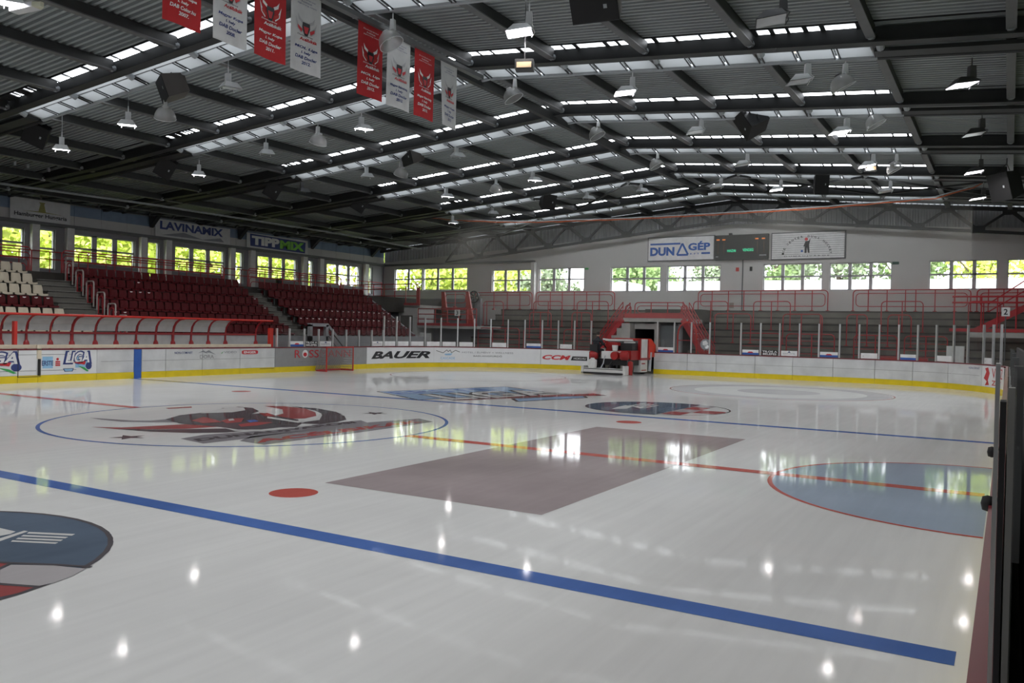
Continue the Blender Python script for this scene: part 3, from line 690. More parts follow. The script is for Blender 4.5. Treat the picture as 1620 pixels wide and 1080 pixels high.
put_text('lettering', 'VIDEO', 35.72, 36.42, .96, 1.05, B(A3), TXTGREY, a)
put_poly('tick', [[(35.54, .95), (35.6, .95), (35.72, 1.07)]], B(A3), GREEN, a)
a = thing('pill_advert', 'small red pill-shaped advert with white capitals on the boards', 'advert')
e0, e1 = 36.72, 37.68; c_ = .08
put_poly('pill', [[(e0+.1, .9), (e1-.1, .9), (e1, .93), (e1, 1.05), (e1-.1, 1.08), (e0+.1, 1.08), (e0, 1.05), (e0, .93)]], B(A2), TXTRED, a)
put_text('lettering', 'ENGER', e0+.12, e1-.12, .94, 1.04, B(A3), TXTWHITE, a, bold=.03)
a = thing('chemist_advert', 'wide red serif lettering on the grey boards behind the goal', 'advert')
put_text('lettering', 'R', 40.02, 40.4, .68, 1.06, B(A3), TXTRED, a)
put_poly('round_mark', [circ((40.52+40.92)/2, .87, (40.92-40.52)/2, 20, .2)], B(A2), TXTWHITE, a)
put_poly('round_mark_red', [circ((40.52+40.92)/2, .84, (40.92-40.52)/3.2, 16, .1)], B(A3), TXTRED, a)
put_text('lettering', 'SSMANN', 41.0, 44.04, .68, 1.06, B(A3), TXTRED, a)
put_text('small_lettering', 'DROGERIE MARKT', 40.1, 43.6, .44, .52, B(A3), TXTGREY, a)
a = advert('sports_advert', 'white advert with bold black slanted capitals in the far corner', 45.4, 50.52, .27, 1.155, ADW)
put_text('lettering', 'BAUER', 45.74, 50.3, .52, .94, B(A3), TXTBLACK, a, bold=.04, shear=.35)
a = advert('hotel_advert', 'white advert with black peaks, blue wave and hotel lettering', 50.54, 57.16, .27, 1.155, ADW)
u0, u1 = 50.68, 52.2; w_ = u1-u0
put_poly('peaks', strip([(u0, .98), (u0+w_*.3, .84), (u0+w_*.45, 1.02), (u0+w_*.52, .92), (u0+w_*.6, 1.02), (u0+w_*.65, .85), (u0+w_*.82, 1.0), (u1, .9)], .03), B(A3), TXTBLACK, a)
put_poly('wave', [[(u0+w_*.35, .78), (u0+w_*.7, .82), (u0+w_*.62, .7), (u0+w_*.4, .7)]], B(A3), SKYBLUE, a)
put_text('lettering', 'CASCADE', u0+.3, u1-.3, .46, .6, B(A3), SKYBLUE, a, bold=.01)
put_text('lettering', 'HOTEL / \u00c9LM\u00c9NY + WELLNESS', 52.34, 55.48, .84, .96, B(A3), TXTGREY, a)
put_text('lettering', 'BARLANGF\u00dcRD\u0150', 53.06, 54.8, .63, .74, B(A3), TXTBLACK, a)
a = advert('hockey_advert', 'white advert with red slanted letters and a black web-address bar beside the resurfacer', 57.2, 60.28, .27, 1.155, ADW)
put_text('lettering', 'CCM', 57.28, 59.08, .56, .84, B(A3), TXTRED, a, bold=.04, shear=.3)
put_poly('black_bar', [[(59.08, .56), (60.16, .56), (60.16, .8), (59.2, .8)]], B(A2), TXTBLACK, a)
put_text('lettering', 'HOKI.HU', 59.28, 60.08, .62, .74, B(A3), TXTWHITE, a, bold=.02)
a = advert('seahorse_advert', 'white advert with red animal figure and red capitals in the near far corner', 81.56, S4+1.5, .27, 1.155, ADW)
u0 = 81.74
put_poly('figure', [[(u0, .62), (u0+.2, .9), (u0+.1, 1.05), (u0+.35, 1.1), (u0+.5, .85), (u0+.35, .55), (u0+.45, .35), (u0+.1, .32), (u0+.25, .5)]], B(A3), TXTRED, a)
put_text('lettering', 'VESZ', u0+.7, u0+2.2, .66, 1.08, B(A3), TXTRED, a)
put_text('lettering', 'ZRT', u0+.7, u0+1.9, .35, .56, B(A3), TXTRED, a, bold=.02)
a = thing('small_advert', 'small blue lettering on the far boards beside the red figure advert', 'advert')
put_text('lettering', 'NON-COM.NET', 80.66, 81.4, .98, 1.07, B(A3), NAVY, a)

# ---------------------------------------------------------------- glass round the end of the rink
t = thing('rink_glass', 'clear rink glass panels between pale posts on top of the boards', 'rink glass')
LOWP = [38.9, 39.72, 40.72, 41.72, 42.74, 43.78, 44.78, 45.84, 46.82]
HIP = [46.88, 47.9, 48.9, 49.96, 51.0, 52.06, 53.1, 54.1, 55.14, 56.16, 57.22, 58.22, 59.26, 60.36]
RTP = [64.48, 65.46, 66.44, 67.48, 69.18, 70.22, 71.2, 72.2, 73.16, 74.16, 75.08, 76.0, 76.9, 77.8, 78.72, 79.64, 80.46, 81.52, 82.32, 83.22]
pos = {}
for lst, h in ((LOWP, 2.12), (HIP, 2.93), (RTP, 2.93)):
    for s in lst:
        x, y, nx, ny = bp(s); a = math.atan2(ny, nx)
        p = MB(); c, s_ = math.cos(a), math.sin(a)
        f = lambda u, v: (x-nx*.07+c*u-s_*v, y-ny*.07+s_*u+c*v)
        p.prism([(-.045, -.035), (.045, -.035), (.045, .035), (-.045, .035)], lambda u, v: (*f(u, v), BT+.05), lambda u, v: (*f(u, v), h))
        obj('post', p, ALU, t)
    for s0, s1 in zip(lst, lst[1:]):
        g = MB(); n = 3
        vs = [bpt(s0+.04+(s1-s0-.08)*i/n, -.07, z) for i in range(n+1) for z in (BT+.06, h-.02)]
        g.add(vs, [(2*i, 2*i+2, 2*i+3, 2*i+1) for i in range(n)]); obj('glass_panel', g, GLASS, t)
def sticker(s0, s1, kind, label):
    a = thing('glass_sticker', label, 'sticker'); z0, z1 = 1.235, 1.5
    f = B(-.055); f2 = B(-.050)
    s0 += .05; s1 -= .05; L = s1-s0
    if kind == 'blue':
        put_poly('film', [rect(s0, s1, z0, z1)], f, TXTWHITE, a); put_poly('blue_band', [rect(s0, s1, z0, z0+.11)], f2, BLUE, a)
        put_poly('car_logo', [[(s0+L*.3, z0+.1), (s0+L*.4, z0+.17), (s0+L*.6, z0+.17), (s0+L*.7, z0+.1)]], B(-.047), TXTRED, a)
    elif kind == 'black':
        put_text('lettering', 'TILOS A', s0+.02, s1-.02, z0+.15, z1-.02, f2, TXTWHITE, a, bold=.03); put_text('lettering', 'BELEPES', s0+.05, s1-.05, z0+.02, z0+.12, f2, TXTWHITE, a, bold=.03)
        put_poly('film', [rect(s0, s1, z0, z1)], f, BLACK, a)
    elif kind == 'crest':
        put_poly('film', [rect(s0, s1, z0, z1)], f, TXTWHITE, a); put_poly('crest', [[(s0+L*.4, z0+.17), (s0+L*.5, z1-.01), (s0+L*.6, z0+.17)]], f2, NAVY, a)
        put_text('lettering', 'DUNA HOTEL', s0+L*.12, s1-L*.12, z0+.08, z0+.15, f2, TXTGREY, a)
    elif kind == 'green':
        put_poly('film', [rect(s0, s1, z0, z1)], f, TXTWHITE, a); put_text('lettering', 'FITNESS', s0+L*.15, s1-L*.15, z0+.08, z0+.18, f2, LIME, a, bold=.02)
    elif kind == 'text':
        put_poly('film', [rect(s0, s1, z0, z1)], f, TXTWHITE, a); put_text('lettering', 'JEGPALYA', s0+L*.1, s1-L*.1, z0+.06, z0+.18, f2, TXTBLACK, a, bold=.02)
    else:
        put_poly('film', [rect(s0, s1, z0, z1)], f, TXTWHITE, a); put_text('lettering', 'SPORT', s0+L*.2, s1-L*.2, z0+.1, z0+.16, f2, SKYBLUE, a)
for i, (a, b, k, where) in enumerate([(39.72, 40.7, 'blue', 'at the bench end of the glass'), (40.74, 41.68, 'black', 'at the bench end of the glass'), (41.76, 42.7, 'crest', 'right above the grey boards'),
     (45.84, 46.82, 'crest', 'where the taller glass begins'), (46.92, 47.86, 'plain', 'first in the row of corner stickers'), (47.96, 48.86, 'plain', 'second in the row of corner stickers'), (48.94, 49.92, 'plain', 'third in the row of corner stickers'),
     (50.02, 50.98, 'text', 'in the row of corner stickers'), (51.06, 52.0, 'plain', 'after the black-lettered one in the corner'), (52.12, 53.06, 'plain', 'just before the green-lettered one'), (54.14, 55.1, 'green', 'above the hotel advert'),
     (56.22, 57.2, 'blue', 'above the hotel advert end'), (58.3, 59.16, 'crest', 'above the red-lettered hockey advert'), (64.48, 65.46, 'blue', 'beside the resurfacer gate'), (69.22, 70.18, 'blue', 'beside the black one right of the gate'),
     (70.26, 71.16, 'black', 'right of the gate'), (71.24, 72.16, 'crest', 'directly right of the black one'), (73.18, 74.14, 'blue', 'midway along the right-hand end glass'), (75.12, 75.98, 'crest', 'midway along the right-hand end glass'),
     (76.94, 77.78, 'blue', 'rightmost of its kind'), (78.72, 79.6, 'crest', 'last wide one before the far right corner'), (81.56, 82.26, 'crest', 'small, in the far right corner')]):
    nm = {'blue': 'white and blue glass sticker', 'black': 'black glass sticker with pale capitals', 'crest': 'white glass sticker with dark crest', 'plain': 'white glass sticker with faint blue word', 'text': 'white glass sticker with black word', 'green': 'white glass sticker with green word'}[k]
    sticker(a, b, k, nm+' '+where)
a = thing('round_sticker', 'round black and white emblem on the glass right of the gate', 'sticker')
sc_ = 67.26
put_poly('disc', [circ(sc_, 1.72, .3, 24)], B(-.05), TXTGREY, a); put_poly('emblem', [circ(sc_-.03, 1.78, .17, 5), circ(sc_+.06, 1.6, .12, 6)], B(-.045), TXTWHITE, a)

# protective net above the end glass
ROPE = [(-22.29, 30.9, 10.31), (-20.09, 30.9, 9.89), (-15.94, 30.9, 9.35), (-12.56, 30.9, 9.06), (-9.39, 30.9, 8.91), (-3.61, 30.9, 8.8), (1.18, 30.9, 8.8), (6.76, 30.9, 8.83), (11.94, 30.9, 9.01), (13.52, 30.9, 9.42), (14.83, 30.9, 10.08)]
t = thing('protective_netting', 'fine protective netting hung from an orange cable over the far end glass', 'netting')
obj('cable', MB().tube([(x, y, z+.06) for x, y, z in ROPE], .03), STEEL_LT, t)
w2 = MB(); pts = []
for p, q in zip(ROPE, ROPE[1:]):
    p, q = Vector(p), Vector(q); n = max(1, int((q-p).length/.5))
    for i in range(n): pts.append(p.lerp(q, i/n)+Vector((0, 0, -.02+.015*math.sin(len(pts)*2.1))))
obj('orange_lacing', w2.tube(pts, .028), mat('orange_rope', (.55, .12, .04), .7), t)
nm_ = MB()
inner = [p for p in ROPE if -22 < p[0] < 14.2]
for p, q in zip(inner, inner[1:]): nm_.add([(p[0], 30.9, 2.95), (q[0], 30.9, 2.95), (q[0], 30.9, q[2]), (p[0], 30.9, p[2])], [(0, 1, 2, 3)])
obj('net', nm_, NETHAZE, t)

# ================================================================ LEFT STAND
def rows_x(k): return -18.0-.8*k
def rows_z(k): return 1.45+.5*k
st = MB()
for k in range(6): st.box(rows_x(k)+.5, rows_x(k)-.3 if k < 5 else rows_x(5)-.4, -20, 29.6, rows_z(k)-.7 if k else 0, rows_z(k))
st.box(rows_x(5)-.4, XL, -20, 40, 3.4, 4.45)
struct('stand_steps', st, CONCD)
struct('stand_front_wall', MB().box(-17.5, -17.3, -20, 29.6, 0, 1.75), WALLG)
sw = MB(); sw.prism([(-17.5, 0), (-17.5, 1.5), (-22.4, 4.5), (-23, 4.5), (-23, 0)], lambda a, b: (a, 29.6, b), lambda a, b: (a, 29.75, b))
struct('stand_side_wall', sw, WALLG)
for y0, y1, nm in ((7.0, 8.5, 'a'), (18.75, 19.8, 'b')):
    t = struct('aisle_stairs')
    for k in range(11):
        obj('stair_nosing', MB().box(-17.45-.4*k, -17.50-.4*k, y0, y1, 1.5+.25*k, 1.555+.25*k), CONCL, t)
        obj('stair_tread', MB().box(-17.45-.4*k-.0, -17.45-.4*(k+1)-.3, y0, y1, 1.3+.25*k, 1.54+.25*k), CONC, t)
def seat_mesh(nm, m):
    mb = MB(); W = .205
    prof = [(.44, .36), (.42, .405), (.25, .40), (.08, .40), (.03, .46), (-.01, .62), (-.05, .80), (-.08, .81)]
    vs = []; nx_ = 5
    for x, z in prof:
        for i in range(nx_):
            u = (i/(nx_-1)*2-1); vs.append((x+.03*u*u*(1 if z > .5 else 0), u*W*(1 if z < .75 else .88), z+.03*u*u*(1 if z < .45 else 0)))
    n = len(vs); vs2 = [(x-(.03 if z > .45 else 0), y, z-(.03 if z <= .45 else 0)) for x, y, z in vs]
    fs = []
    for r in range(len(prof)-1):
        for i in range(nx_-1):
            a = r*nx_+i; fs.append((a, a+1, a+nx_+1, a+nx_)); fs.append((n+a, n+a+nx_, n+a+nx_+1, n+a+1))
    R_ = len(prof)-1
    for r in range(R_):
        a = r*nx_; fs.append((a, a+nx_, n+a+nx_, n+a)); a += nx_-1; fs.append((a, n+a, n+a+nx_, a+nx_))
    for i in range(nx_-1):
        fs.append((i, n+i, n+i+1, i+1)); a = R_*nx_+i; fs.append((a, a+1, n+a+1, n+a))
    mb.add(vs+vs2, fs); mb.box(.02, .1, -.03, .03, 0, .38)
    return mesh(nm, mb, m, False)
SEAT_R, SEAT_C = seat_mesh('red_seat', DKRED), seat_mesh('cream_seat', CREAM)
tagm = mesh('seat_tag', MB().box(-.052, -.030, -.07, .07, .70, .76), TXTWHITE)
tagm2 = mesh('seat_tag', MB().box(.38, .43, -.07, .07, .405, .42), TXTWHITE)
def seat(x, y, z, m, label, group, tg=0):
    o = bpy.data.objects.new('stadium_seat', m); COL.objects.link(o); o.location = (x, y, z); tag(o, label, 'seat', group)
    if tg:
        c = bpy.data.objects.new('number_tag', tagm2 if tg == 2 else tagm); COL.objects.link(c); c.parent = o
BN = {'wide middle block': 'wide middle block', 'block beside the far corner': 'far corner block', 'block nearest the picture edge': 'picture edge block'}
def block(y0, n, pitch, k, cream, blk):
    m = SEAT_C if cream else SEAT_R; c = 'cream' if cream else 'dark red'
    for i in range(n):
        tg = (blk == 'block beside the far corner' and k in (1, 2)) or (blk == 'wide middle block' and (k, i) in ((1, 0), (1, 1), (3, 5), (3, 6), (3, 4), (2, 20), (3, 20), (4, 6))) or (blk == 'block nearest the picture edge' and not cream)
        seat(rows_x(k)+.0, y0+pitch*(i+.5), rows_z(k), m, '%s seat, %s row up, %s from the left in the %s' % (c, nth(k), nth(i), BN[blk]), 'seats of the %s, row %d' % (blk, k+1), 1 if tg else 0)
for k in range(6):
    block(8.75, 21, .468, k, False, 'wide middle block')
    block(20.0, 19, .478, k, False, 'block beside the far corner')
    block(.3, 13+(0 if k else 1), .49, k, k != 2, 'block nearest the picture edge')
    t = thing('seat_beam', 'grey steel seat beam under the %s row of stand seats' % nth(k), 'seat beam', group='seat beams')
    for a, b in ((.2, 6.9), (8.7, 18.7), (19.9, 29.4)):
        obj('beam', MB().box(rows_x(k)+.04, rows_x(k)+.12, a, b, rows_z(k)+.33, rows_z(k)+.38), STEEL_MD, t)
        y = a+.5
        while y < b: obj('leg', MB().box(rows_x(k)+.05, rows_x(k)+.11, y-.03, y+.03, rows_z(k), rows_z(k)+.33), STEEL_MD, t); y += 2.8
# handrail loops beside the stairs
def loop_rail(mb, pts, r=.03): return mb.tube(pts, r, 6)
def u_loop(x0, x1, y, z0, z1, rad=.12):
    pts = [(x0, y, z0), (x0, y, z1-rad)]
    for k in range(1, 4): a = PI-PI/2*k/4; pts.append((x0+(rad+rad*math.cos(a))*(1 if x1 > x0 else -1), y, z1-rad+rad*math.sin(a)))
    for k in range(0, 4): a = PI/2-PI/2*k/4; pts.append((x1-(rad-rad*math.cos(a))*(1 if x1 > x0 else -1), y, z1-rad+rad*math.sin(a)))
    pts += [(x1, y, z1-rad), (x1, y, z0)]
    return pts
lr = mat('pale_handrail_paint', (.42, .38, .36), .45)
for k in range(6):
    t = thing('stair_handrail', 'pale metal loop handrail with red inner panel, %s up the aisle stairs' % nth(k), 'handrail', group='loop handrails up the aisle')
    x0 = rows_x(k)+.55; x1 = x0-.55; z0 = rows_z(k)-.05
    obj('outer_loop', MB().tube(u_loop(x1, x0, 8.6, z0, z0+1.15), .035), lr, t)
    obj('inner_loop', MB().tube(u_loop(x1+.12, x0-.12, 8.6, z0+.2, z0+.98)+[(x1+.12, 8.6, z0+.2)], .025), RED, t)
# red rails on the walkway in front of the windows
def walk_rail(y0, y1, where, x=-23.0, z=4.45):
    t = thing('walkway_rail', 'low red tube rail with rounded ends '+where, 'railing')
    f = lambda r: [(x, y0, z), (x, y0, r-.15), (x, y0+.15, r), (x, y1-.15, r), (x, y1, r-.15), (x, y1, z)]
    obj('top_rail', MB().tube(f(z+1.1), .03), RED, t)
    for h in (.85, .6, .35): obj('cross_rail', MB().tube([(x, y0+.3*(1.1-h), z), (x, y0+.3*(1.1-h), z+h-.12), (x, y0+.3*(1.1-h)+.12, z+h), (x, y1-.3*(1.1-h)-.12, z+h), (x, y1-.3*(1.1-h), z+h-.12), (x, y1-.3*(1.1-h), z)], .022), RED, t)
    y = y0+1.3
    while y < y1-.6: obj('post', MB().tube([(x, y, z), (x, y, z+1.08)], .025), RED, t); y += 1.4
walk_rail(-2.5, 7.6, 'behind the cream seats'); walk_rail(9.0, 18.4, 'behind the wide middle block'); walk_rail(20.1, 28.0, 'behind the block beside the far corner')
rr = MB(); rr.tube([(-28.6, 8, 5.9), (-28.6, 39, 5.9)], .03); rr.tube([(-28.6, 8, 5.5), (-28.6, 39, 5.5)], .03)
y = 8.5
while y < 39: rr.tube([(-28.6, y, 4.45), (-28.6, y, 5.9)], .025); y += 1.6
tag(obj('window_rail', rr, RED), 'long red rail close against the left windows', 'railing')
tag(obj('waste_bin', MB().lathe([(0, 0), (.2, 0), (.25, .85), (.2, .87), (0, .87)], (-25.5, 24.94, 4.45)), BLACK), 'black waste bin in front of the third wide window', 'bin')

# players' bench shelters
t = thing('bench_shelter', 'long red-framed team bench shelter with curved ribs and white back panels', 'bench shelter')
XB = -16.9
SHP = mat('pale_shelter_panel', (.62, .62, .62), .4)
def rib_y(u): return None
RY = [1.15, 2.14, 3.1, 4.03, 4.95, 5.82, 6.81, 7.73, 8.67, 9.62, 10.49, 11.46, 12.4, 13.39, 15.25]
for i, y in enumerate(RY):
    r = .065 if i in (1, 5, 10) else .04
    pts = [(XB, y, 1.1), (XB, y, 1.85)]+[(XB+.75*(1-math.cos(a)), y, 1.85+.62*math.sin(a)) for a in [PI/2*k/6 for k in range(1, 7)]]
    obj('rib', MB().tube(pts, r, 8), RED, t); obj('foot', MB().lathe([(.12, 1.3), (.1, 1.42), (.05, 1.5)], (XB, y, 0), 8), RED, t)
    if i < len(RY)-1:
        y1 = RY[i+1]
        if i < len(RY)-2:
            p = MB()
            for a0, a1 in ((0, .25), (.25, .5), (.5, .75)):
                f = lambda a, y: (XB+.02+.75*(1-math.cos(a*PI/2)), y, 1.87+.62*math.sin(a*PI/2))
                p.add([f(a0, y+.06), f(a0, y1-.06), f(a1, y1-.06), f(a1, y+.06)], [(0, 1, 2, 3)])
            obj('upper_panel', p, SHP, t)
        obj('lower_panel', MB().box(XB-.05, XB-.02, y+.06, y1-.06, 1.1, 1.72), SHP, t)
y0, y1 = RY[0], RY[-1]
obj('front_rail', MB().tube([(XB+.75, y0, 2.47), (XB+.75, y1+.4, 2.47)], .05), REDB, t)
obj('mid_rail', MB().box(XB-.02, XB+.05, y0, y1, 1.74, 1.82), RED, t)
obj('bench_seat', MB().box(XB-.0, XB+.4, y0, y1, .75, .8), CREAMW, t)
tag(obj('bench_post', MB().box(-15.35, -15.2, 2.66, 2.77, 1.15, 2.2), REDB), 'bright red padded post at the bench gate', 'post')
tag(obj('bench_post', MB().box(-15.35, -15.2, 14.59, 14.8, 1.15, 2.12), REDB), 'bright red padded post at the far end of the bench shelf', 'post')
struct('stand_curb', MB().box(-17.9, -17.35, 16.5, 29.6, 1.2, 1.4), CONC)

# white timekeeper steps behind the low glass
t = thing('steps_box', 'white framed box with sloping handrail behind the low glass', 'steps')
yA, yB, yC = 18.28, 19.65, 20.98
fb = MB(); fb.box(-16.4, -16.2, yA, yA+.18, .0, 2.35); fb.box(-16.4, -16.2, yB-.18, yB, .0, 2.35); fb.box(-16.4, -16.2, yA, yB, 2.25, 2.42); fb.box(-16.4, -16.2, yA, yB, 1.1, 1.75)
obj('frame', fb, WALLG, t); obj('handrail', MB().bar((-16.3, yB, 2.35), (-16.3, yC, 1.2), .1, .14).bar((-16.3, yB, 1.9), (-16.3, yC-.4, 1.0), .05, .05), WALLG, t)
obj('dark_panel', MB().box(-16.5, -16.42, yA+.2, yB-.2, 1.7, 2.25), DKRED, t)

# goal pushed against the boards
t = thing('goal', 'red hockey goal frame with net parked against the left boards', 'goal')
gx, ya, yb = -14.0, 17.2, 19.15
fr = MB(); fr.tube([(gx, ya, 0), (gx, ya, 1.22), (gx, yb, 1.22), (gx, yb, 0)], .035, 8)
obj('frame', fr, REDB, t)
obj('base', MB().tube([(gx, ya, .05), (gx-.75, ya+.1, .05), (gx-.85, (ya+yb)/2, .05), (gx-.75, yb-.1, .05), (gx, yb, .05)], .05, 6), RED, t)
obj('top_bar', MB().tube([(gx, ya, 1.2), (gx-.4, ya+.1, 1.18), (gx-.45, (ya+yb)/2, 1.18), (gx-.4, yb-.1, 1.18), (gx, yb, 1.2)], .02, 6), RED, t)
nt_ = MB()
for i in range(25):
    y = ya+.1+(yb-ya-.2)*i/24; nt_.bar((gx-.45, y, 1.18), (gx-.82, y, .05), .014, .014)
for i in range(14):
    q = i/13; nt_.bar((gx-.45-.37*q, ya+.1, 1.18-1.13*q), (gx-.45-.37*q, yb-.1, 1.18-1.13*q), .014, .014)
for y in (ya+.05, yb-.05):
    for i in range(8): q = i/7; nt_.bar((gx-.02-.43*q, y, 1.18), (gx-.02-.78*q, y, .05), .014, .014)
    for i in range(10): q = i/9; nt_.bar((gx-.02, y, 1.18-1.1*q), (gx-.42-.37*q, y, 1.18-1.1*q), .014, .014)
o = obj('net', nt_, mat('net_cord', (.25, .24, .24), .8), t)

# ================================================================ END TERRACE
tz = lambda k: .55+.41*k          # tread height
ty = lambda k: 33.0+.8*k
def terrace(x0, x1):
    mb = MB()
    for k in range(9): mb.box(x0, x1, ty(k), ty(k+1) if k < 8 else YF, 0 if k < 3 else tz(k)-.8, tz(k))
    return mb
struct('terrace_steps', terrace(-17.5, -5.2), TERR)
struct('terrace_steps', terrace(-1.4, XR), TERR)
struct('terrace_infill', MB().box(-5.2, -1.4, 37.2, YF, 0, tz(8)), CONCD)
for x0, x1 in ((-17.5, -5.2), (-1.4, 18)):
    for k in range(2, 9):
        n = MB().box(x0, x1, ty(k)-.02, ty(k)+.05, tz(k)-.08, tz(k)+.012)
        o = obj('step_nosing', n, mat('dark_step_edge', (.05, .045, .04), .7)); o['kind'] = 'structure'  # darker strip along each terrace step edge
def end_loop(x0, x1, y, z0, z1, posts, where, group, inner=True, r=.032):
    t = thing('terrace_barrier', 'red tube barrier with rounded corners %s' % where, 'railing', group=group)
    rad = .22
    def rr(a, b, zb, zt, open_):
        pts = []
        if open_: pts.append((a, y, zb))
        for cx, cz, a0 in ((a+rad, zt-rad, PI), (b-rad, zt-rad, PI/2)):
            for k in range(5): an = a0-PI/2*k/4; pts.append((cx+rad*math.cos(an), y, cz+rad*math.sin(an)))
        if open_: pts.append((b, y, zb))
        else:
            for cx, cz, a0 in ((b-rad, zb+rad, 0), (a+rad, zb+rad, -PI/2)):
                for k in range(5): an = a0-PI/2*k/4; pts.append((cx+rad*math.cos(an), y, cz+rad*math.sin(an)))
            pts.append(pts[0])
        return pts
    obj('outer_frame', MB().tube(rr(x0, x1, z0, z1, True), r), RED, t)
    if inner: obj('inner_frame', MB().tube(rr(x0+.16, x1-.16, z0+.3, z1-.2, False), r*.8), RED, t)
    for x in posts:
        obj('post', MB().tube([(x, y, z0), (x, y, z1-.02)], r), RED, t)
    ft = MB()
    for x in [x0, x1]+list(posts): ft.box(x-.1, x+.1, y-.1, y+.1, z0-.02, z0+.05)
    obj('feet', ft, RED, t)
    return t
yb_ = ty(8)+.1; zb0 = tz(8); zb1 = 5.1
for u, ps, wh in (((-20.45, -14.94), [-19.87, -18.22, -17.05, -15.96], 'on the top step under the three-pane corner window'),
                  ((-14.6, -8.38), [-13.42, -12.45, -11.49, -10.52, -9.54], 'on the top step left of the resurfacer gate'),
                  ((-2.43, 5.64), [-1.51, -0.44, 0.55, 1.62, 2.67, 3.71, 4.72], 'on the top step below the scoreboard'),
                  ((7.07, 13.23), [7.91, 8.93, 9.91, 10.45, 11.45, 12.45], 'on the top step between the right-hand end windows'),
                  ((13.54, 16.95), [14.09, 14.82, 15.47], 'on the top step at the far right')):
    end_loop(u[0], u[1], yb_, zb0, zb1, ps, wh, 'barriers on the top terrace step')
YM = 37.6; ZM0, ZM1 = tz(5), 4.35
for u0, u1, ps, wh in ((-17.9, -16.22, [-17.63], 'short, mid terrace beside the round fan'), (-13.72, -11.46, [-12.55], 'mid terrace, second from the fan'), (-10.3, -7.99, [-9.15], 'mid terrace just left of the gate stairs'),
                       (-2.1, 0.09, [-0.99], 'mid terrace just right of the gate bridge'), (1.68, 3.86, [2.75], 'mid terrace below the scoreboard end'), (8.87, 11.0, [9.95], 'mid terrace, long one under the right windows'),
                       (13.21, 14.68, [13.92], 'mid terrace at the far right')):
    end_loop(u0, u1, YM, ZM0, ZM1, ps, wh, 'barriers on the middle terrace step', False)
YL = 36.2; ZL0, ZL1 = tz(3), 3.55
for u0, u1, ps, wh in ((-13.23, -11.56, [-12.39], 'lower terrace behind the car sticker'), (-9.98, -8.58, [-9.28], 'lower terrace behind the gate glass'), (-0.28, 1.9, [0.84], 'lower terrace beside the round emblem'),
                       (3.77, 5.95, [4.8, 5.85], 'lower terrace, middle one'), (7.27, 8.33, [7.8], 'lower terrace, narrow one'), (9.39, 10.55, [9.93], 'lower terrace, below the right windows')):
    end_loop(u0, u1, YL, ZL0, ZL1, ps, wh, 'barriers on the lower terrace step', False)
YK = 34.4; ZK0, ZK1 = tz(1), 2.4
for u0, u1, ps, wh in ((-16.26, -12.98, [-15.08, -14.07], 'lowest row, by the corner platform'), (-12.64, -10.04, [-11.35], 'lowest row, left of the gate'), (-9.62, -7.73, [-8.67], 'lowest row, next to the gate'),
                       (1.8, 4.08, [2.95], 'lowest row, first past the round emblem'), (4.39, 6.94, [5.04, 5.75], 'lowest row, second past the round emblem'), (7.94, 10.06, [9.01], 'lowest row, third past the round emblem'), (10.42, 12.42, [11.43], 'lowest row, last before the far right stairs')):
    t = end_loop(u0, u1, YK, ZK0, ZK1, ps, wh, 'barriers in the lowest terrace row', False)
    for h in (.35, .7, 1.05): obj('cross_rail', MB().tube([(u0+.02, YK, ZK0+h), (u1-.02, YK, ZK0+h)], .02), RED, t)
# clutter seen through the right glass
tag(obj('storage_box', MB().box(12.52, 13.28, 32.0, 32.5, 0, 1.95), WHITE), 'white cabinet standing behind the right end glass', 'cabinet')
t = thing('bench', 'red bench rail low behind the right end glass', 'bench')
obj('seat', MB().box(9.51, 11.68, 32.4, 32.8, 1.0, 1.3), RED, t); obj('support', MB().box(9.66, 9.77, 32.5, 32.7, 0, 1.0).box(11.4, 11.51, 32.5, 32.7, 0, 1.0), RED, t)

# gate passage, bridge and stairs
t = struct('gate_passage')
obj('side_wall', MB().box(-5.1, -4.55, 33.2, 38.5, 0, 2.85), CONCL, t)
for i, (x0, z1) in enumerate(((-5.5, 2.55), (-5.85, 2.1), (-6.2, 1.7), (-6.5, 1.3))): obj('concrete_block', MB().box(x0, x0+.36, 33.4, 34.6, 0, z1), CONCL, t)
obj('door_head', MB().box(-4.55, -3.2, 33.9, 34.3, 2.52, 2.85), CONCL, t)
obj('recess_shade', MB().box(-4.55, -3.1, 37.0, 37.1, 0, 2.6).box(-4.6, -4.5, 34.0, 37.1, 0, 2.6), BLACKR, t)  # tunnel shade painted as black end and side panels
obj('recess_ceiling', MB().box(-4.6, -1.5, 34.3, 37.1, 2.55, 2.8), BLACKR, t)  # soffit blackened too, deepening the painted tunnel shade
obj('pier', MB().box(-3.22, -3.02, 33.8, 37.1, 0, 2.9), CONCL, t)
obj('bridge_slab', MB().box(-5.2, -1.4, 33.6, 37.4, 2.95, 3.18), CONCL, t)
obj('bridge_edge', MB().box(-5.1, -1.4, 33.57, 33.62, 3.18, 3.45), RED, t)
t = struct('door_1'); obj('door_leaf', MB().box(-3.0, -1.75, 34.2, 34.25, .1, 2.75), mat('grey_glass_door', (.16, .18, .19), .2), t); obj('door_handle', MB().box(-1.9, -1.86, 34.1, 34.2, 1.0, 1.3), STEEL_LT, t)
obj('door_frame', MB().box(-1.8, -1.62, 34.0, 34.3, 0, 2.85), WALLG, t)
end_loop(-4.47, -1.33, 33.7, 3.18, 4.12, [-3.42, -2.38], 'on the bridge over the resurfacer gate', 'bridge rails', True)
for a, b, wh in ((-5.39, -5.01, 'at the left end of the gate bridge'), (-1.78, -1.38, 'at the right end of the gate bridge')):
    end_loop(a, b, 34.4, 3.18, 4.0, [], 'short, '+wh, 'bridge rails', False)
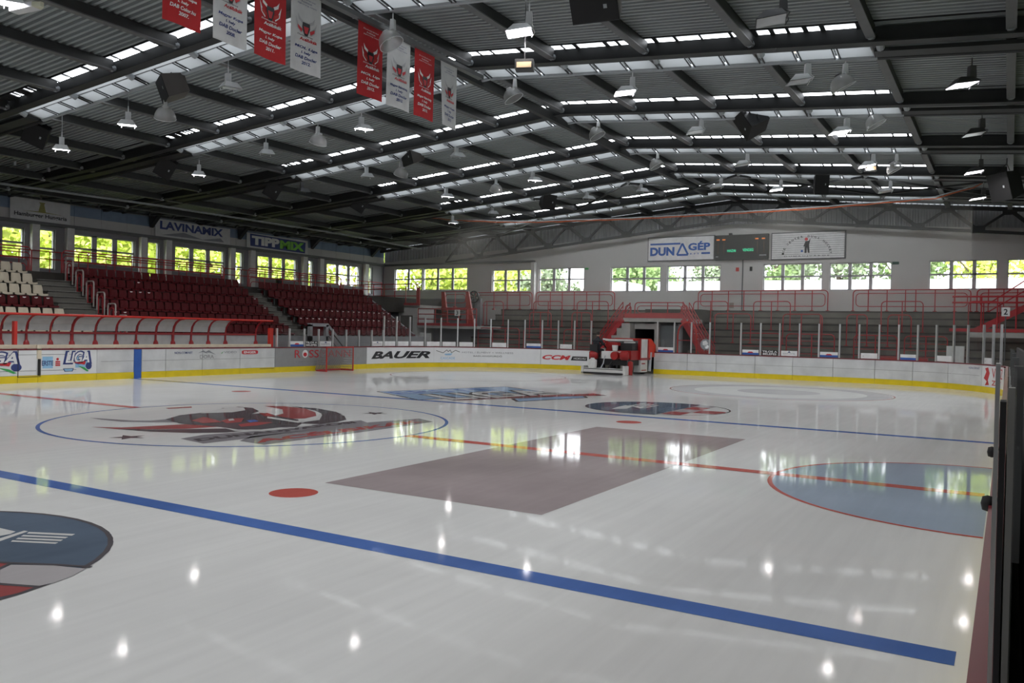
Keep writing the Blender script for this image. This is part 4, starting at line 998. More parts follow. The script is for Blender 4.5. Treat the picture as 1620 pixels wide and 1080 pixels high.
def stair_flight(x0, z0, x1, z1, y, label, n=8):
    t = thing('gate_stairs', label, 'stairs')
    mb = MB()
    obj('stringer', MB().bar((x0, y, z0), (x1, y, z1), .06, .3).bar((x0, y+1.1, z0), (x1, y+1.1, z1), .06, .2), RED, t)
    for i in range(n):
        q = (i+.5)/n; obj('tread', MB().box(x0+(x1-x0)*q-.16, x0+(x1-x0)*q+.16, y, y+1.1, z0+(z1-z0)*q-.02, z0+(z1-z0)*q+.03), CONCL, t)
    for yy in (y, y+1.1):
        for h in (.3, .55, .8, 1.05): obj('side_rail', MB().tube([(x0, yy, z0+h), (x1, yy, z1+h)], .03), RED, t)
        for i in range(n+1): q = i/n; obj('baluster', MB().tube([(x0+(x1-x0)*q, yy, z0+(z1-z0)*q), (x0+(x1-x0)*q, yy, z0+(z1-z0)*q+1.05)], .025), RED, t)
stair_flight(-7.2, .55, -5.2, 3.1, 33.6, 'steep red-railed stairs climbing to the bridge beside the pale blocks')
stair_flight(.3, .55, -1.3, 3.1, 33.3, 'steep red-railed stairs behind the glass right of the gate door')
t = thing('arched_rail', 'tall red arched rail behind the glass right of the gate door', 'railing')
xa, xb = -1.43, -0.3
obj('arch', MB().tube([(xa, 32.9, -.02), (xa, 32.9, 2.2)]+[((xa+xb)/2+(xa-xb)/2*math.cos(a), 32.9, 2.2+.75*math.sin(a)) for a in [PI*k/8 for k in range(1, 8)]]+[(xb, 32.9, 2.2), (xb, 32.9, -.02)], .045, 8), REDB, t)
obj('cross_rail', MB().tube([(xa, 32.9, 1.9), (xb, 32.9, 1.9)], .03), RED, t)

# far left corner platforms
t = thing('corner_platform', 'pale platform with red edge and tube rails in the far left corner', 'platform')
PX0, PX1 = -28.42, -21.01
obj('deck', MB().box(PX0, PX1, 34.0, YF, 3.75, 3.95), CONCL, t)
obj('edge', MB().box(PX0, PX1+.02, 33.95, 34.02, 3.92, 4.1), RED, t)
obj('support_wall', MB().box(PX0, PX1-1.9, 34.1, 34.3, 0, 3.75), WALLG, t)
obj('column', MB().box(PX1-1.9, PX1-.2, 34.0, 36.0, 0, 3.85), WALLW, t)
obj('door_leaf', MB().box(PX1-1.65, PX1-.6, 33.95, 34.0, 0, 3.2), CONC, t)
for z in (5.45, 5.1, 4.6): obj('rail', MB().tube([(PX0, 34.05, z), (PX1-.1, 34.05, z)], .035), RED, t)
x = PX0+.1
while x < PX1: obj('post', MB().tube([(x, 34.05, 4.0), (x, 34.05, 5.45)], .035), RED, t); x += 1.0
obj('end_panel', MB().box(PX1-.25, PX1-.05, 34.0, 34.1, 4.0, 5.2), RED, t)
tag(obj('cabinet', MB().box(-30.94, -28.02, 34.6, 35.0, 3.95, 4.75), DKRED), 'dark cabinet against the rail on the far left platform', 'cabinet')
struct('wall_corner', MB().box(XL, -18.83, 38.6, 38.8, 0, 4.6), WALLG)
t = thing('upper_booth', 'red-fenced raised booth with numbered sign in the far left corner', 'booth')
bx0, bx1 = -24.38, -16.03
obj('slab', MB().box(-21.08, bx1, 33.9, 37, 2.32, 2.52), CONCL, t)
obj('edge', MB().box(-21.08, bx1, 33.85, 33.92, 2.5, 2.68), RED, t)
for z in (2.95, 3.3, 3.68): obj('rail', MB().tube([(-21.05, 33.9, z), (bx1-.05, 33.9, z)], .035), RED, t)
for x in (-21.05, -19.55, -18.52, -17.56, -16.82, -16.1): obj('post', MB().tube([(x, 33.9, 2.5), (x, 33.9, 3.7)], .035), RED, t)
obj('under_wall', MB().box(-20.99, bx1-.2, 36.0, 36.2, 0, 2.3), WALLG, t)
hx0, hx1 = -20.0, -17.71
obj('upper_deck', MB().box(hx0, hx1, 35.2, 36.0, 3.65, 3.82), RED, t)
for x0, x1 in ((hx0, hx0+.3), (hx1-.2, hx1+.2)):
    obj('side_panel', MB().prism([(x0, 4.95), (x0+.25, 4.95), (x1+.35, 2.6), (x0+.1, 2.6)], lambda a, b: (a, 35.2, b), lambda a, b: (a, 35.35, b)), mat('booth_red', (.38, .03, .02), .45), t)
for i in range(5): obj('stair_tread', MB().box(hx0+.3, hx1-.2, 34.2+.22*i, 34.45+.22*i, 2.55+.24*i, 2.62+.24*i), CONC, t)
obj('dark_opening', MB().box(hx0+.3, hx1-.6, 35.3, 35.32, 2.9, 3.4), BLACKR, t)
end_loop(hx0+.15, hx1-.1, 35.3, 3.85, 4.95, [(hx0+hx1)/2], 'on the red raised booth', 'booth rails', True)
a = thing('number_sign', 'small white sign with a dark figure on the red booth', 'sign')
sx = -17.56
obj('plate', MB().box(sx-.28, sx+.14, 33.8, 33.84, 3.2, 3.62), WHITE, a); put_text('figure', '3', sx-.15, sx+.02, 3.26, 3.56, lambda p, q: (p, 33.79, q), TXTBLACK, a, bold=.02)
a = thing('ventilation_fan', 'round black wall fan beside the red booth', 'fan')
fx, fz = -19.24, 4.72
obj('rim', MB().tube([(fx+.42*math.cos(k*PI/12), 38.3, fz+.42*math.sin(k*PI/12)) for k in range(24)], .05, 6, True), BLACK, a)
bl = MB()
for k in range(6): an = k*PI/3; bl.add([(fx, 38.32, fz), (fx+.38*math.cos(an), 38.28, fz+.38*math.sin(an)), (fx+.38*math.cos(an+.6), 38.36, fz+.38*math.sin(an+.6))], [(0, 1, 2)])
obj('blades', bl, STEEL_MD, a); obj('guard', MB().bar((fx-.42, 38.25, fz), (fx+.42, 38.25, fz), .02).bar((fx, 38.25, fz-.42), (fx, 38.25, fz+.42), .02), BLACK, a)
obj('stand', MB().bar((fx, 38.35, 3.8), (fx, 38.35, fz-.4), .06), BLACK, a)
tag(obj('equipment_cart', MB().box(-20.22, -19.95, 33.0, 33.2, 0, 2.0).box(-19.78, -19.35, 33.0, 33.2, 0, 1.95).box(-20.28, -19.29, 33.0, 33.3, 1.2, 1.35), WHITE), 'white boxes standing under the red booth behind the glass', 'box')
struct('trim_3', MB().box(13.43, 18, 33.9, 34.1, 2.4, 2.65), CONCL)
t = thing('red_stairs', 'red railings and sloping stair side at the far right end', 'stairs')
xx = 14.4
for z in (4.45, 4.15): obj('rail', MB().tube([(12.6, 34.2, z), (19, 34.2, z)], .05), RED, t)
obj('stringer', MB().bar((13.6, 34.6, 2.7), (17.0, 34.6, 4.6), .1, .3), RED, t); obj('edge', MB().box(12.5, 19, 34.15, 34.2, 2.68, 2.84), RED, t)
obj('side_rail', MB().bar((14.2, 34.6, 4.1), (17.0, 34.6, 6.2), .06, .06).bar((14.2, 34.6, 3.7), (17.0, 34.6, 5.6), .06, .06), RED, t)
for x in (12.7, 13.9, 14.6, 15.4, 16.2): obj('post', MB().tube([(x, 34.2, 2.6), (x, 34.2, 4.5)], .04), RED, t)
a = thing('number_sign', 'small white sign on a post at the far right end', 'sign')
sx = 14.97
obj('plate', MB().box(sx-.16, sx+.16, 29.6, 29.63, 3.35, 3.75), WHITE, a); put_text('figure', '2', sx-.08, sx+.08, 3.42, 3.68, lambda p, q: (p, 29.59, q), TXTBLACK, a, bold=.02)
obj('post', MB().tube([(sx, 29.64, 1.3), (sx, 29.64, 3.5)], .03), STEEL_MD, a)

# ================================================================ SIGNS ON THE END WALL
W = lambda y: (lambda a, b: (a, y, b))
YS = YF-.12
def zz(u, v): return 0
sx0, sx1 = -6.13, -1.61; sz0, sz1 = (-3.79, 39.9, 7.21)[2], (-3.82, 39.9, 8.73)[2]
a = thing('wall_sign', 'white framed company sign in blue block letters left of the scoreboard', 'sign')
obj('frame', MB().box(sx0-.06, sx1+.06, YS+.03, YF, sz0-.06, sz1+.06), STEEL_MD, a); obj('face', MB().box(sx0, sx1, YS, YS+.04, sz0, sz1), TXTWHITE, a)
L = sx1-sx0; H = sz1-sz0; F_ = W(YS-.01); X_ = lambda p: sx0+L*p; Z_ = lambda q: sz0+H*q
put_poly('blue_bar', [rect(X_(.03), X_(.5), Z_(.68), Z_(.76)), rect(X_(.82), X_(.95), Z_(.23), Z_(.31))], F_, BLUE, a)
put_text('lettering', 'DUN', X_(.03), X_(.41), Z_(.2), Z_(.58), F_, BLUE, a, bold=.05)
put_poly('triangle', strip([(X_(.45), Z_(.22)), (X_(.53), Z_(.72)), (X_(.62), Z_(.22)), (X_(.45), Z_(.22))], .13), F_, BLUE, a)
put_text('lettering', 'G\u00c9P', X_(.62), X_(.95), Z_(.40), Z_(.80), F_, BLUE, a, bold=.04)
put_text('small_lettering', 'K F T', X_(.65), X_(.79), Z_(.22), Z_(.29), F_, BLUE, a, bold=.02)
sx0, sx1 = -1.49, 1.93; sz0, sz1 = (0.27, 39.9, 7.11)[2], (0.23, 39.9, 8.73)[2]; L = sx1-sx0; H = sz1-sz0
a = thing('scoreboard', 'dark electronic scoreboard with green words and small orange digits', 'scoreboard')
obj('face', MB().box(sx0, sx1, YS-.1, YF, sz0, sz1), SCREEN, a); F_ = W(YS-.12)
put_text('team_name', 'HAZAI', X_(.24), X_(.40), Z_(.32), Z_(.42), F_, LEDG, a, bold=.02); put_text('team_name', 'VENDEG', X_(.53), X_(.73), Z_(.33), Z_(.44), F_, LEDG, a, bold=.02)
put_poly('orange_digits', [rect(X_(p), X_(p+.06), Z_(.79), Z_(.84)) for p in (.03, .14, .76, .88)], F_, LEDO, a)
put_poly('digit_columns', [rect(X_(p), X_(p+.006), Z_(.25), Z_(.75)) for p in (.06, .17, .80, .92)], F_, mat('dim_orange', (.15, .08, .04), .5), a)
put_poly('white_mark', [rect(X_(.02), X_(.07), Z_(.12), Z_(.16)), rect(X_(.84), X_(.97), Z_(.14), Z_(.19))], F_, TXTGREY, a)
obj('beacon', MB().box(X_(.26), X_(.31), YS-.1, YF, sz1, sz1+.12), BLACK, a)
sx0, sx1 = 2.14, 6.44; sz0, sz1 = (4.33, 39.9, 7.1)[2], (4.29, 39.9, 8.7)[2]; L = sx1-sx0; H = sz1-sz0
a = thing('wall_sign', 'white slatted sign with a player figure under an arch of letters', 'sign')
obj('frame', MB().box(sx0-.06, sx1+.08, YS+.03, YF, sz0-.06, sz1+.06), STEEL_MD, a)
for i in range(12): obj('slat', MB().box(sx0, sx1, YS, YS+.04, sz0+H*i/12+.012, sz0+H*(i+1)/12-.006), TXTWHITE, a)
F_ = W(YS-.01)
cx, cz = X_(.49), Z_(.15)
s_ = 'ICE CENTER DUNA HOCKEY'
for i, chh in enumerate(s_):
    if chh == ' ': continue
    an = PI*(1-(i+.5)/len(s_)); px_, pz_ = cx+1.42*math.cos(an), cz+1.12*math.sin(an); ro = an-PI/2
    put_text('letter', chh, -.06, .06, -.06, .07, lambda p, q: (px_+p*math.cos(ro)-q*math.sin(ro), YS-.01, pz_+p*math.sin(ro)+q*math.cos(ro)), TXTBLACK, a, bold=.02)
put_text('lettering', 'D U N A \u00da J V \u00c1 R O S', X_(.18), X_(.8), Z_(.06), Z_(.13), F_, TXTBLACK, a, bold=.01)
put_poly('figure', [[(cx-.12, cz+.1), (cx+.0, cz+.1), (cx+.02, cz+.45), (cx+.08, cz+.1), (cx+.18, cz+.1), (cx+.14, cz+.6), (cx+.22, cz+1.0), (cx+.12, cz+.85), (cx-.08, cz+.82), (cx-.2, cz+.5), (cx-.12, cz+.5)]], F_, TXTBLACK, a)
put_poly('head', [circ(cx-.03, cz+.95, .1, 12)], W(YS-.012), TXTRED, a); put_poly('puck', [circ(cx-.28, cz+.22, .07, 10)], F_, BLUE, a)
for u, v, wd, m_, lb, nm in ((1166.5, 426, .16, REDB, 'small red fire sign on the end wall', 'sign'), (1188, 425, .12, BLACK, 'small black wall lamp arm on the end wall', 'lamp arm'), (927.5, 425.5, .28, GREEN, 'small green exit plate beside the corner end window', 'sign'), (1417, 416, .36, mat('dark_green_plate', (.02, .08, .06), .5), 'dark green exit plate right of the long end windows', 'sign'), (752, 442, .12, REDB, 'tiny red alarm on the corner wall', 'alarm')):
    pass
def plaque(x, z, wd, h, m_, name, lb, nm, y=YF): tag(obj(name, MB().box(x-wd/2, x+wd/2, y-.05, y, z-h/2, z+h/2), m_), lb, nm)
plaque(-0.04, (-0.04, 39.95, 6.51)[2], .2, .25, REDB, 'fire_sign', 'small red fire sign on the end wall under the scoreboard', 'sign')
plaque(0.83, (0.83, 39.95, 6.53)[2], .16, .28, BLACK, 'wall_bracket', 'small black bracket on the end wall under the scoreboard', 'bracket')
plaque(-10.79, (-10.79, 39.95, 6.77)[2], .26, .13, GREEN, 'exit_plate', 'small green exit plate left of the centre end windows', 'sign')
plaque(9.29, (9.29, 39.95, 6.7)[2], .36, .16, mat('dark_green_plate', (.02, .10, .07), .5), 'exit_plate', 'dark green exit plate right of the paired end windows', 'sign')
plaque(-0.37, (-0.37, 39.95, 4.19)[2], .3, .35, mat('beige_box', (.33, .30, .26), .6), 'junction_box', 'beige junction box low on the end wall', 'junction box')
tag(obj('cable_duct', MB().box(0.3-.03, 0.3+.03, YF-.05, YF, 3.9, sz0+.1), STEEL_MD), 'thin grey cable duct running down from the scoreboard', 'cable duct')
# banners on the stand wall
def wall_banner(name, label, y0, y1, z0, z1):
    a = thing(name, label, 'banner'); obj('cloth', MB().box(XL+.16, XL+.18, y0, y1, z0, z1), mat('white_vinyl', (.66, .66, .66), .5), a); return a
WB = lambda a, b: (XL+.2, a, b)
y0, y1 = 9.9, 13.1
a = wall_banner('wall_banner', 'white banner with gold tower and black lettering, nearest the picture edge', y0, y1, 7.5, 8.62)
put_text('lettering', 'Hamburger Hungaria', y0+.2, y1-.2, 7.62, 7.9, WB, TXTBLACK, a, bold=.02)
put_poly('tower', [[(11.35, 8.0), (11.75, 8.0), (11.65, 8.4), (11.72, 8.5), (11.38, 8.5), (11.45, 8.4)], [(10.5, 7.97), (12.7, 7.95), (11.6, 8.02)]], WB, OLIVE, a)
y0, y1 = 18.4, 24.0
a = wall_banner('wall_banner', 'white banner with navy capitals between the two aisle stairs', y0, y1, 7.5, 8.55)
put_text('lettering', 'LAVINAMIX', y0+.3, y1-.6, 7.95, 8.45, WB, NAVY, a, bold=.04)
put_poly('grey_swoosh', [[(y0+.4, 7.6), (y0+3.4, 7.62), (y0+2.0, 7.9)], [(y0+3.2, 7.58), (y1-.5, 7.62), (y1-.8, 7.85)]], WB, TXTGREY, a)
y0, y1 = 25.4, 31.1
a = wall_banner('wall_banner', 'white banner with fat outlined white and lime letters by the far corner', y0, y1, 7.5, 8.5)
put_poly('navy_outline', [[(y0+.3, 7.62), (y1-.3, 7.56), (y1-.25, 8.35), (y0+.25, 8.45)]], WB, NAVY, a)
put_text('lettering', 'TIPP', y0+.4, y0+2.9, 7.72, 8.33, lambda p, q: (XL+.22, p, q), TXTWHITE, a, bold=.06)
put_text('lime_lettering', 'MIX', y0+2.95, y1-.4, 7.68, 8.28, lambda p, q: (XL+.22, p, q), LIME, a, bold=.06)
# black wedge loudspeakers near the banners are part of the wall truss haunches

# ================================================================ RESURFACER AND DRIVER
Zm = thing('ice_resurfacer', 'red and white ice resurfacing machine driving through the gate', 'ice resurfacer', (-3.38, 27.2, 0), -.06)
MRED = mat('machine_red', (.34, .015, .015), .35); MWHT = mat('machine_white', (.70, .70, .68), .4); MBLK = mat('machine_black', (.015, .015, .017), .5)
obj('conditioner', MB().box(-1.35, 1.15, -.15, .3, .06, .34).box(-1.4, -1.25, -.2, .4, .02, .45).box(1.1, 1.25, -.2, .4, .02, .5), MWHT, Zm)
obj('blade_rail', MB().box(-1.36, 1.16, -.2, -.14, .03, .12).box(-1.36, 1.16, -.17, -.14, .28, .31), MBLK, Zm)
obj('tow_frame', MB().bar((-.9, .1, .35), (-.9, .9, 1.0), .08).bar((-.35, .1, .35), (-.35, .9, 1.1), .05).bar((.1, .1, .35), (.1, 1.0, 1.1), .05).bar((-1.1, .2, .3), (-1.1, .2, 1.2), .05), MBLK, Zm)
obj('water_can', MB().lathe([(0, 0), (.2, 0), (.24, .1), (.24, .42), (.1, .5), (.1, .55), (0, .55)], (-.78, -.05, .33), 12), MWHT, Zm, label='pale jerry can at the rear')
obj('chassis', MB().box(-1.0, 1.0, .5, 3.3, .5, .85), MBLK, Zm)
obj('rear_deck', MB().box(-.45, .55, .35, 1.2, .85, 1.25), MWHT, Zm)
for x in (-.88, .95): obj('drum', MB().lathe([(0, -.22), (.2, -.22), (.24, -.15), (.24, .15), (.2, .22), (0, .22)], (x, .28, 1.03), 14, Matrix.Rotation(PI/2, 3, 'Y') if False else Matrix.Rotation(.3, 3, 'Z') @ Matrix.Rotation(PI/2, 3, 'Y')), MRED, Zm)
obj('drum', MB().lathe([(0, -.2), (.2, -.2), (.22, -.1), (.22, .2), (0, .2)], (.45, .25, 1.03), 14, Matrix.Rotation(PI/2, 3, 'X')), MRED, Zm)
obj('engine_box', MB().box(-.1, 1.05, .9, 2.2, .8, 1.3), MRED, Zm)
obj('engine_parts', MB().box(.3, 1.0, 1.1, 1.9, 1.3, 1.7).box(-.4, .2, 1.2, 1.6, 1.25, 1.6), MBLK, Zm)
obj('pail', MB().lathe([(0, 0), (.13, 0), (.17, .3), (0, .3)], (.15, .75, 1.28), 12), MWHT, Zm)
obj('fender', MB().box(-.3, .3, .7, 1.1, 1.55, 1.72), MRED, Zm)
obj('roof_pipe', MB().bar((-.35, .6, 1.86), (1.1, 2.4, 1.86), .12, .1).bar((-.5, .55, 1.9), (-.1, .7, 1.86), .08), MWHT, Zm)
obj('console', MB().box(-.45, .1, .9, 1.4, 1.25, 1.75), MRED, Zm)
obj('steering_wheel', MB().tube([(-.62+.18*math.cos(k*PI/6), .72+.08*math.sin(k*PI/6), 1.72+.16*math.sin(k*PI/6)) for k in range(12)], .018, 6, True), MBLK, Zm)
obj('steering_column', MB().bar((-.62, .75, 1.7), (-.5, 1.1, 1.3), .05), MBLK, Zm)
obj('seat', MB().box(-1.05, -.6, .15, .55, 1.15, 1.25).box(-1.05, -.6, .1, .16, 1.25, 1.6), MBLK, Zm)
obj('seat_post', MB().box(-.95, -.7, .25, .5, .5, 1.15), MBLK, Zm)
obj('tank_rear', MB().box(-.9, 1.0, 1.84, 1.9, .9, 1.84), STEEL_MD, Zm); obj('filter_unit', MB().box(.25, .85, 1.6, 1.8, 1.45, 1.78), MWHT, Zm)
tk = MB()
tk.prism([(1.9, .85), (3.0, .85), (3.0, 1.7), (2.8, 1.93), (1.9, 1.93)], lambda a, b: (-.95, a, b), lambda a, b: (1.12, a, b)); obj('snow_tank', tk, MWHT, Zm)
obj('tank_frame', MB().box(-.98, -.86, 1.8, 1.92, .8, 1.95).box(1.0, 1.15, 1.8, 1.92, .8, 1.95).box(-.98, 1.15, 1.8, 1.92, 1.84, 1.95).box(1.1, 1.16, 1.9, 3.3, .78, .9).box(1.1, 1.16, 2.78, 2.86, .8, 1.9), MRED, Zm)
obj('tank_lid', MB().prism([(2.86, .9), (3.85, .95), (3.8, 1.6), (3.2, 1.96), (2.86, 1.96)], lambda a, b: (-.95, a, b), lambda a, b: (1.14, a, b)), mat('bright_tank_red', (.75, .05, .02), .35), Zm, label='bright red sloping front lid')
obj('lower_panel', MB().box(.7, 1.12, 1.95, 2.8, .12, .8), MWHT, Zm)
put_poly('panel_mark', [rect(2.05, 2.5, .55, .62), rect(2.05, 2.65, .2, .25)], lambda p, q: (1.125, p, q), MRED, Zm)
obj('auger_guard', MB().tube([(1.1, 3.1, .15), (1.1, 3.2, 1.2)], .1, 8), STEEL_LT, Zm)
for x in (-.85, .88):
    for y in (.95, 2.7):
        wh = obj('wheel', MB().lathe([(.12, -.13), (.34, -.13), (.38, -.08), (.38, .08), (.34, .13), (.12, .13), (.12, -.13)], (x, y, .38), 18, Matrix.Rotation(PI/2, 3, 'Y')), BLACKR, Zm)
        obj('hub', MB().lathe([(0, -.14), (.12, -.14), (.12, .14), (0, .14)], (x, y, .38), 12, Matrix.Rotation(PI/2, 3, 'Y')), STEEL_LT, wh)
obj('side_brush', MB().lathe([(0, 0), (.12, 0), (.14, .5), (.13, .7), (0, .75)], (1.28, .35, .02), 12), MRED, Zm, label='red upright side roller')
obj('hose', MB().tube([(-.2, .5, 1.2), (-.25, .3, .9), (-.2, .1, .6), (-.3, 0, .35)], .03), STEEL_LT, Zm)
obj('tail_lamp', MB().box(.6, .68, .85, .88, .92, .98), mat('red_tail_lamp', (.8, .05, .03), .3, emit=(1, .1, .05), es=1.5), Zm)
def skin(name, verts, edges, radii, m, parent=None, root=0, levels=2):
    me = bpy.data.meshes.new(name); me.from_pydata(verts, edges, []); o = bpy.data.objects.new(name, me); COL.objects.link(o)
    md = o.modifiers.new('s', 'SKIN'); sv = me.skin_vertices[0].data
    for i, r in enumerate(radii): sv[i].radius = (r, r) if not isinstance(r, tuple) else r
    sv[root].use_root = True
    sb = o.modifiers.new('u', 'SUBSURF'); sb.levels = levels; sb.render_levels = levels
    bpy.context.view_layer.update()
    me2 = bpy.data.meshes.new_from_object(o.evaluated_get(bpy.context.evaluated_depsgraph_get()))
    bpy.data.objects.remove(o); me2.materials.clear(); me2.materials.append(m); me2.polygons.foreach_set('use_smooth', [True]*len(me2.polygons))
    r = bpy.data.objects.new(name, me2); COL.objects.link(r)
    if parent: r.parent = parent
    return r
P_ = thing('person', 'person in dark jacket and trousers seated at the resurfacer wheel, back to the rink', 'person', (-4.12, 27.65, 1.25), -.06)
SKIN = mat('skin', (.50, .33, .25), .5); JACK = mat('dark_jacket', (.018, .02, .026), .8); HAIR = mat('dark_hair', (.02, .015, .012), .7); TROU = mat('dark_trousers', (.03, .032, .04), .8)
V = [(0, 0, .08), (0, .0, .3), (0, .03, .5), (0, .06, .62), (0, .08, .73), (0, .09, .83),
     (-.2, .06, .55), (-.26, .15, .32), (-.14, .38, .36), (.2, .06, .55), (.27, .18, .34), (.2, .42, .38),
     (-.1, .05, .05), (-.14, .42, .06), (-.14, .45, -.4), (-.14, .58, -.44), (.1, .05, .05), (.14, .42, .06), (.14, .45, -.4), (.14, .58, -.44), (-.10, .46, .38), (.18, .5, .40)]
E_ = [(0, 1), (1, 2), (2, 3), (3, 4), (4, 5), (3, 6), (6, 7), (7, 8), (3, 9), (9, 10), (10, 11), (0, 12), (12, 13), (13, 14), (14, 15), (0, 16), (16, 17), (17, 18), (18, 19), (8, 20), (11, 21)]
Rr = [.21, .22, .24, .17, .07, .06, .10, .08, .045, .10, .08, .045, .1, .08, .055, .05, .1, .08, .055, .05, .03, .03]
body = skin('body', V, E_, Rr, JACK, P_)
hm = MB(); hm.lathe([(.0, -.14), (.05, -.13), (.085, -.06), (.095, .02), (.085, .08), (.05, .12), (0, .135)], (0, .1, .9), 14)
hd = obj('head', hm, SKIN, P_, True)
obj('nose', MB().prism([(-.015, -.02), (.015, -.02), (0, .03)], lambda a, b: (a, .19, .9+b), lambda a, b: (a*.6, .215, .895+b*.6)), SKIN, hd)
for sx_ in (-1, 1):
    obj('ear', MB().lathe([(0, -.03), (.018, -.015), (.018, .015), (0, .03)], (sx_*.095, .1, .895), 8), SKIN, hd)
    obj('eye', MB().lathe([(0, -.01), (.012, 0), (0, .01)], (sx_*.035, .188, .92), 8), TXTBLACK, hd)
obj('mouth', MB().box(-.025, .025, .186, .192, .845, .852), DKRED, hd)
obj('hair', MB().lathe([(.1, -.03), (.108, .03), (.1, .09), (.06, .135), (0, .15)], (0, .088, .9), 14), HAIR, hd, True)
for sx_, hx, hy, hz in ((-1, -.10, .48, .385), (1, .18, .52, .405)):
    for q in range(4):
        skin('finger', [(hx+(q-1.5)*.02, hy-.02, hz), (hx+(q-1.5)*.021, hy+.04, hz+.01), (hx+(q-1.5)*.021, hy+.06, hz-.02), (hx+(q-1.5)*.02, hy+.045, hz-.04)], [(0, 1), (1, 2), (2, 3)], [.011, .010, .009, .008], SKIN, P_, 0, 1)
    skin('thumb', [(hx-sx_*.03, hy-.03, hz), (hx-sx_*.05, hy+.01, hz-.005), (hx-sx_*.035, hy+.04, hz-.015)], [(0, 1), (1, 2)], [.013, .011, .009], SKIN, P_, 0, 1)
legs = MB()
for sx_ in (-1, 1): obj('shoe', MB().box(sx_*.14-.05, sx_*.14+.05, .4, .68, -.5, -.42), BLACKR, P_)

# ================================================================ HANGING THINGS
def floodlight(lit, dark=False):
    t = thing('floodlight', 'x', 'lamp')
    hm = LAMPG if dark else LAMPW
    obj('hanger', MB().tube([(0, 0, .0), (0, 0, -.22)], .018), hm, t)
    obj('gear_box', MB().prism([(-.07, -.2), (.07, -.2), (.085, -.5), (-.085, -.5)], lambda a, b: (a, -.08, b), lambda a, b: (a, .08, b)), hm, t)
    h = MB(); c = (-.2, 0, -.62)
    up = [(-.16, -.17, .10), (.16, -.17, .12), (.16, .17, .12), (-.16, .17, .10)]; dn = [(-.33, -.27, -.10), (.27, -.27, -.02), (.27, .27, -.02), (-.33, .27, -.10)]
    pts = [(c[0]+a, c[1]+b, c[2]+z) for a, b, z in up+dn]
    h.add(pts, [(0, 1, 2, 3), (0, 4, 5, 1), (1, 5, 6, 2), (2, 6, 7, 3), (3, 7, 4, 0)]); hs = obj('reflector', h, hm, t)
    obj('lens', MB().add([(c[0]+a*.94, c[1]+b*.94, c[2]+z-.008) for a, b, z in dn], [(3, 2, 1, 0)]), LENS if lit else LENSOFF, t)
    obj('yoke', MB().tube([(.05, .2, -.72), (.12, .2, -.6), (.03, 0, -.46), (.12, -.2, -.6), (.05, -.2, -.72)], .014), hm, t)
    return t
def bell(dark=False):
    t = thing('bell_lamp', 'x', 'lamp'); M = Matrix.Rotation(-.5, 3, 'Y'); c = Vector((-.12, 0, -.62))
    obj('hanger', MB().tube([(0, 0, 0), (0, 0, -.2)], .015), LAMPW, t)
    obj('gear_box', MB().prism([(-.05, -.15), (.05, -.15), (.07, -.42), (-.07, -.42)], lambda a, b: (a, -.06, b), lambda a, b: (a, .06, b)), LAMPW, t)
    obj('ring', MB().tube([Vector((-.02, .13*math.cos(k*PI/8), -.5+.11*math.sin(k*PI/8))) for k in range(16)], .014, 6, True), LAMPW, t)
    obj('shade', MB().lathe([(.09, .16), (.18, .12), (.27, .03), (.32, -.1), (.33, -.2)], c, 20, M), ACRYL, t, True)
    obj('rim', MB().tube([c+M @ Vector((.33*math.cos(k*PI/10), .33*math.sin(k*PI/10), -.2)) for k in range(20)], .01, 5, True), LAMPW, t)
    obj('lamp_body', MB().lathe([(0, .22), (.09, .2), (.1, .02), (.07, -.02), (0, -.02)], c, 12, M), LAMPG if dark else LAMPW, t)
    return t
PROTO = {}
def lamp_light(x, y, z):
    l = bpy.data.lights.new('lamp_light', 'AREA'); l.shape = 'DISK'; l.size = .3; l.energy = LAMP_W; l.color = (1, .97, .95); l.spread = 3.14
    o = bpy.data.objects.new('lamp_light', l); COL.objects.link(o); o.location = (x, y, z)
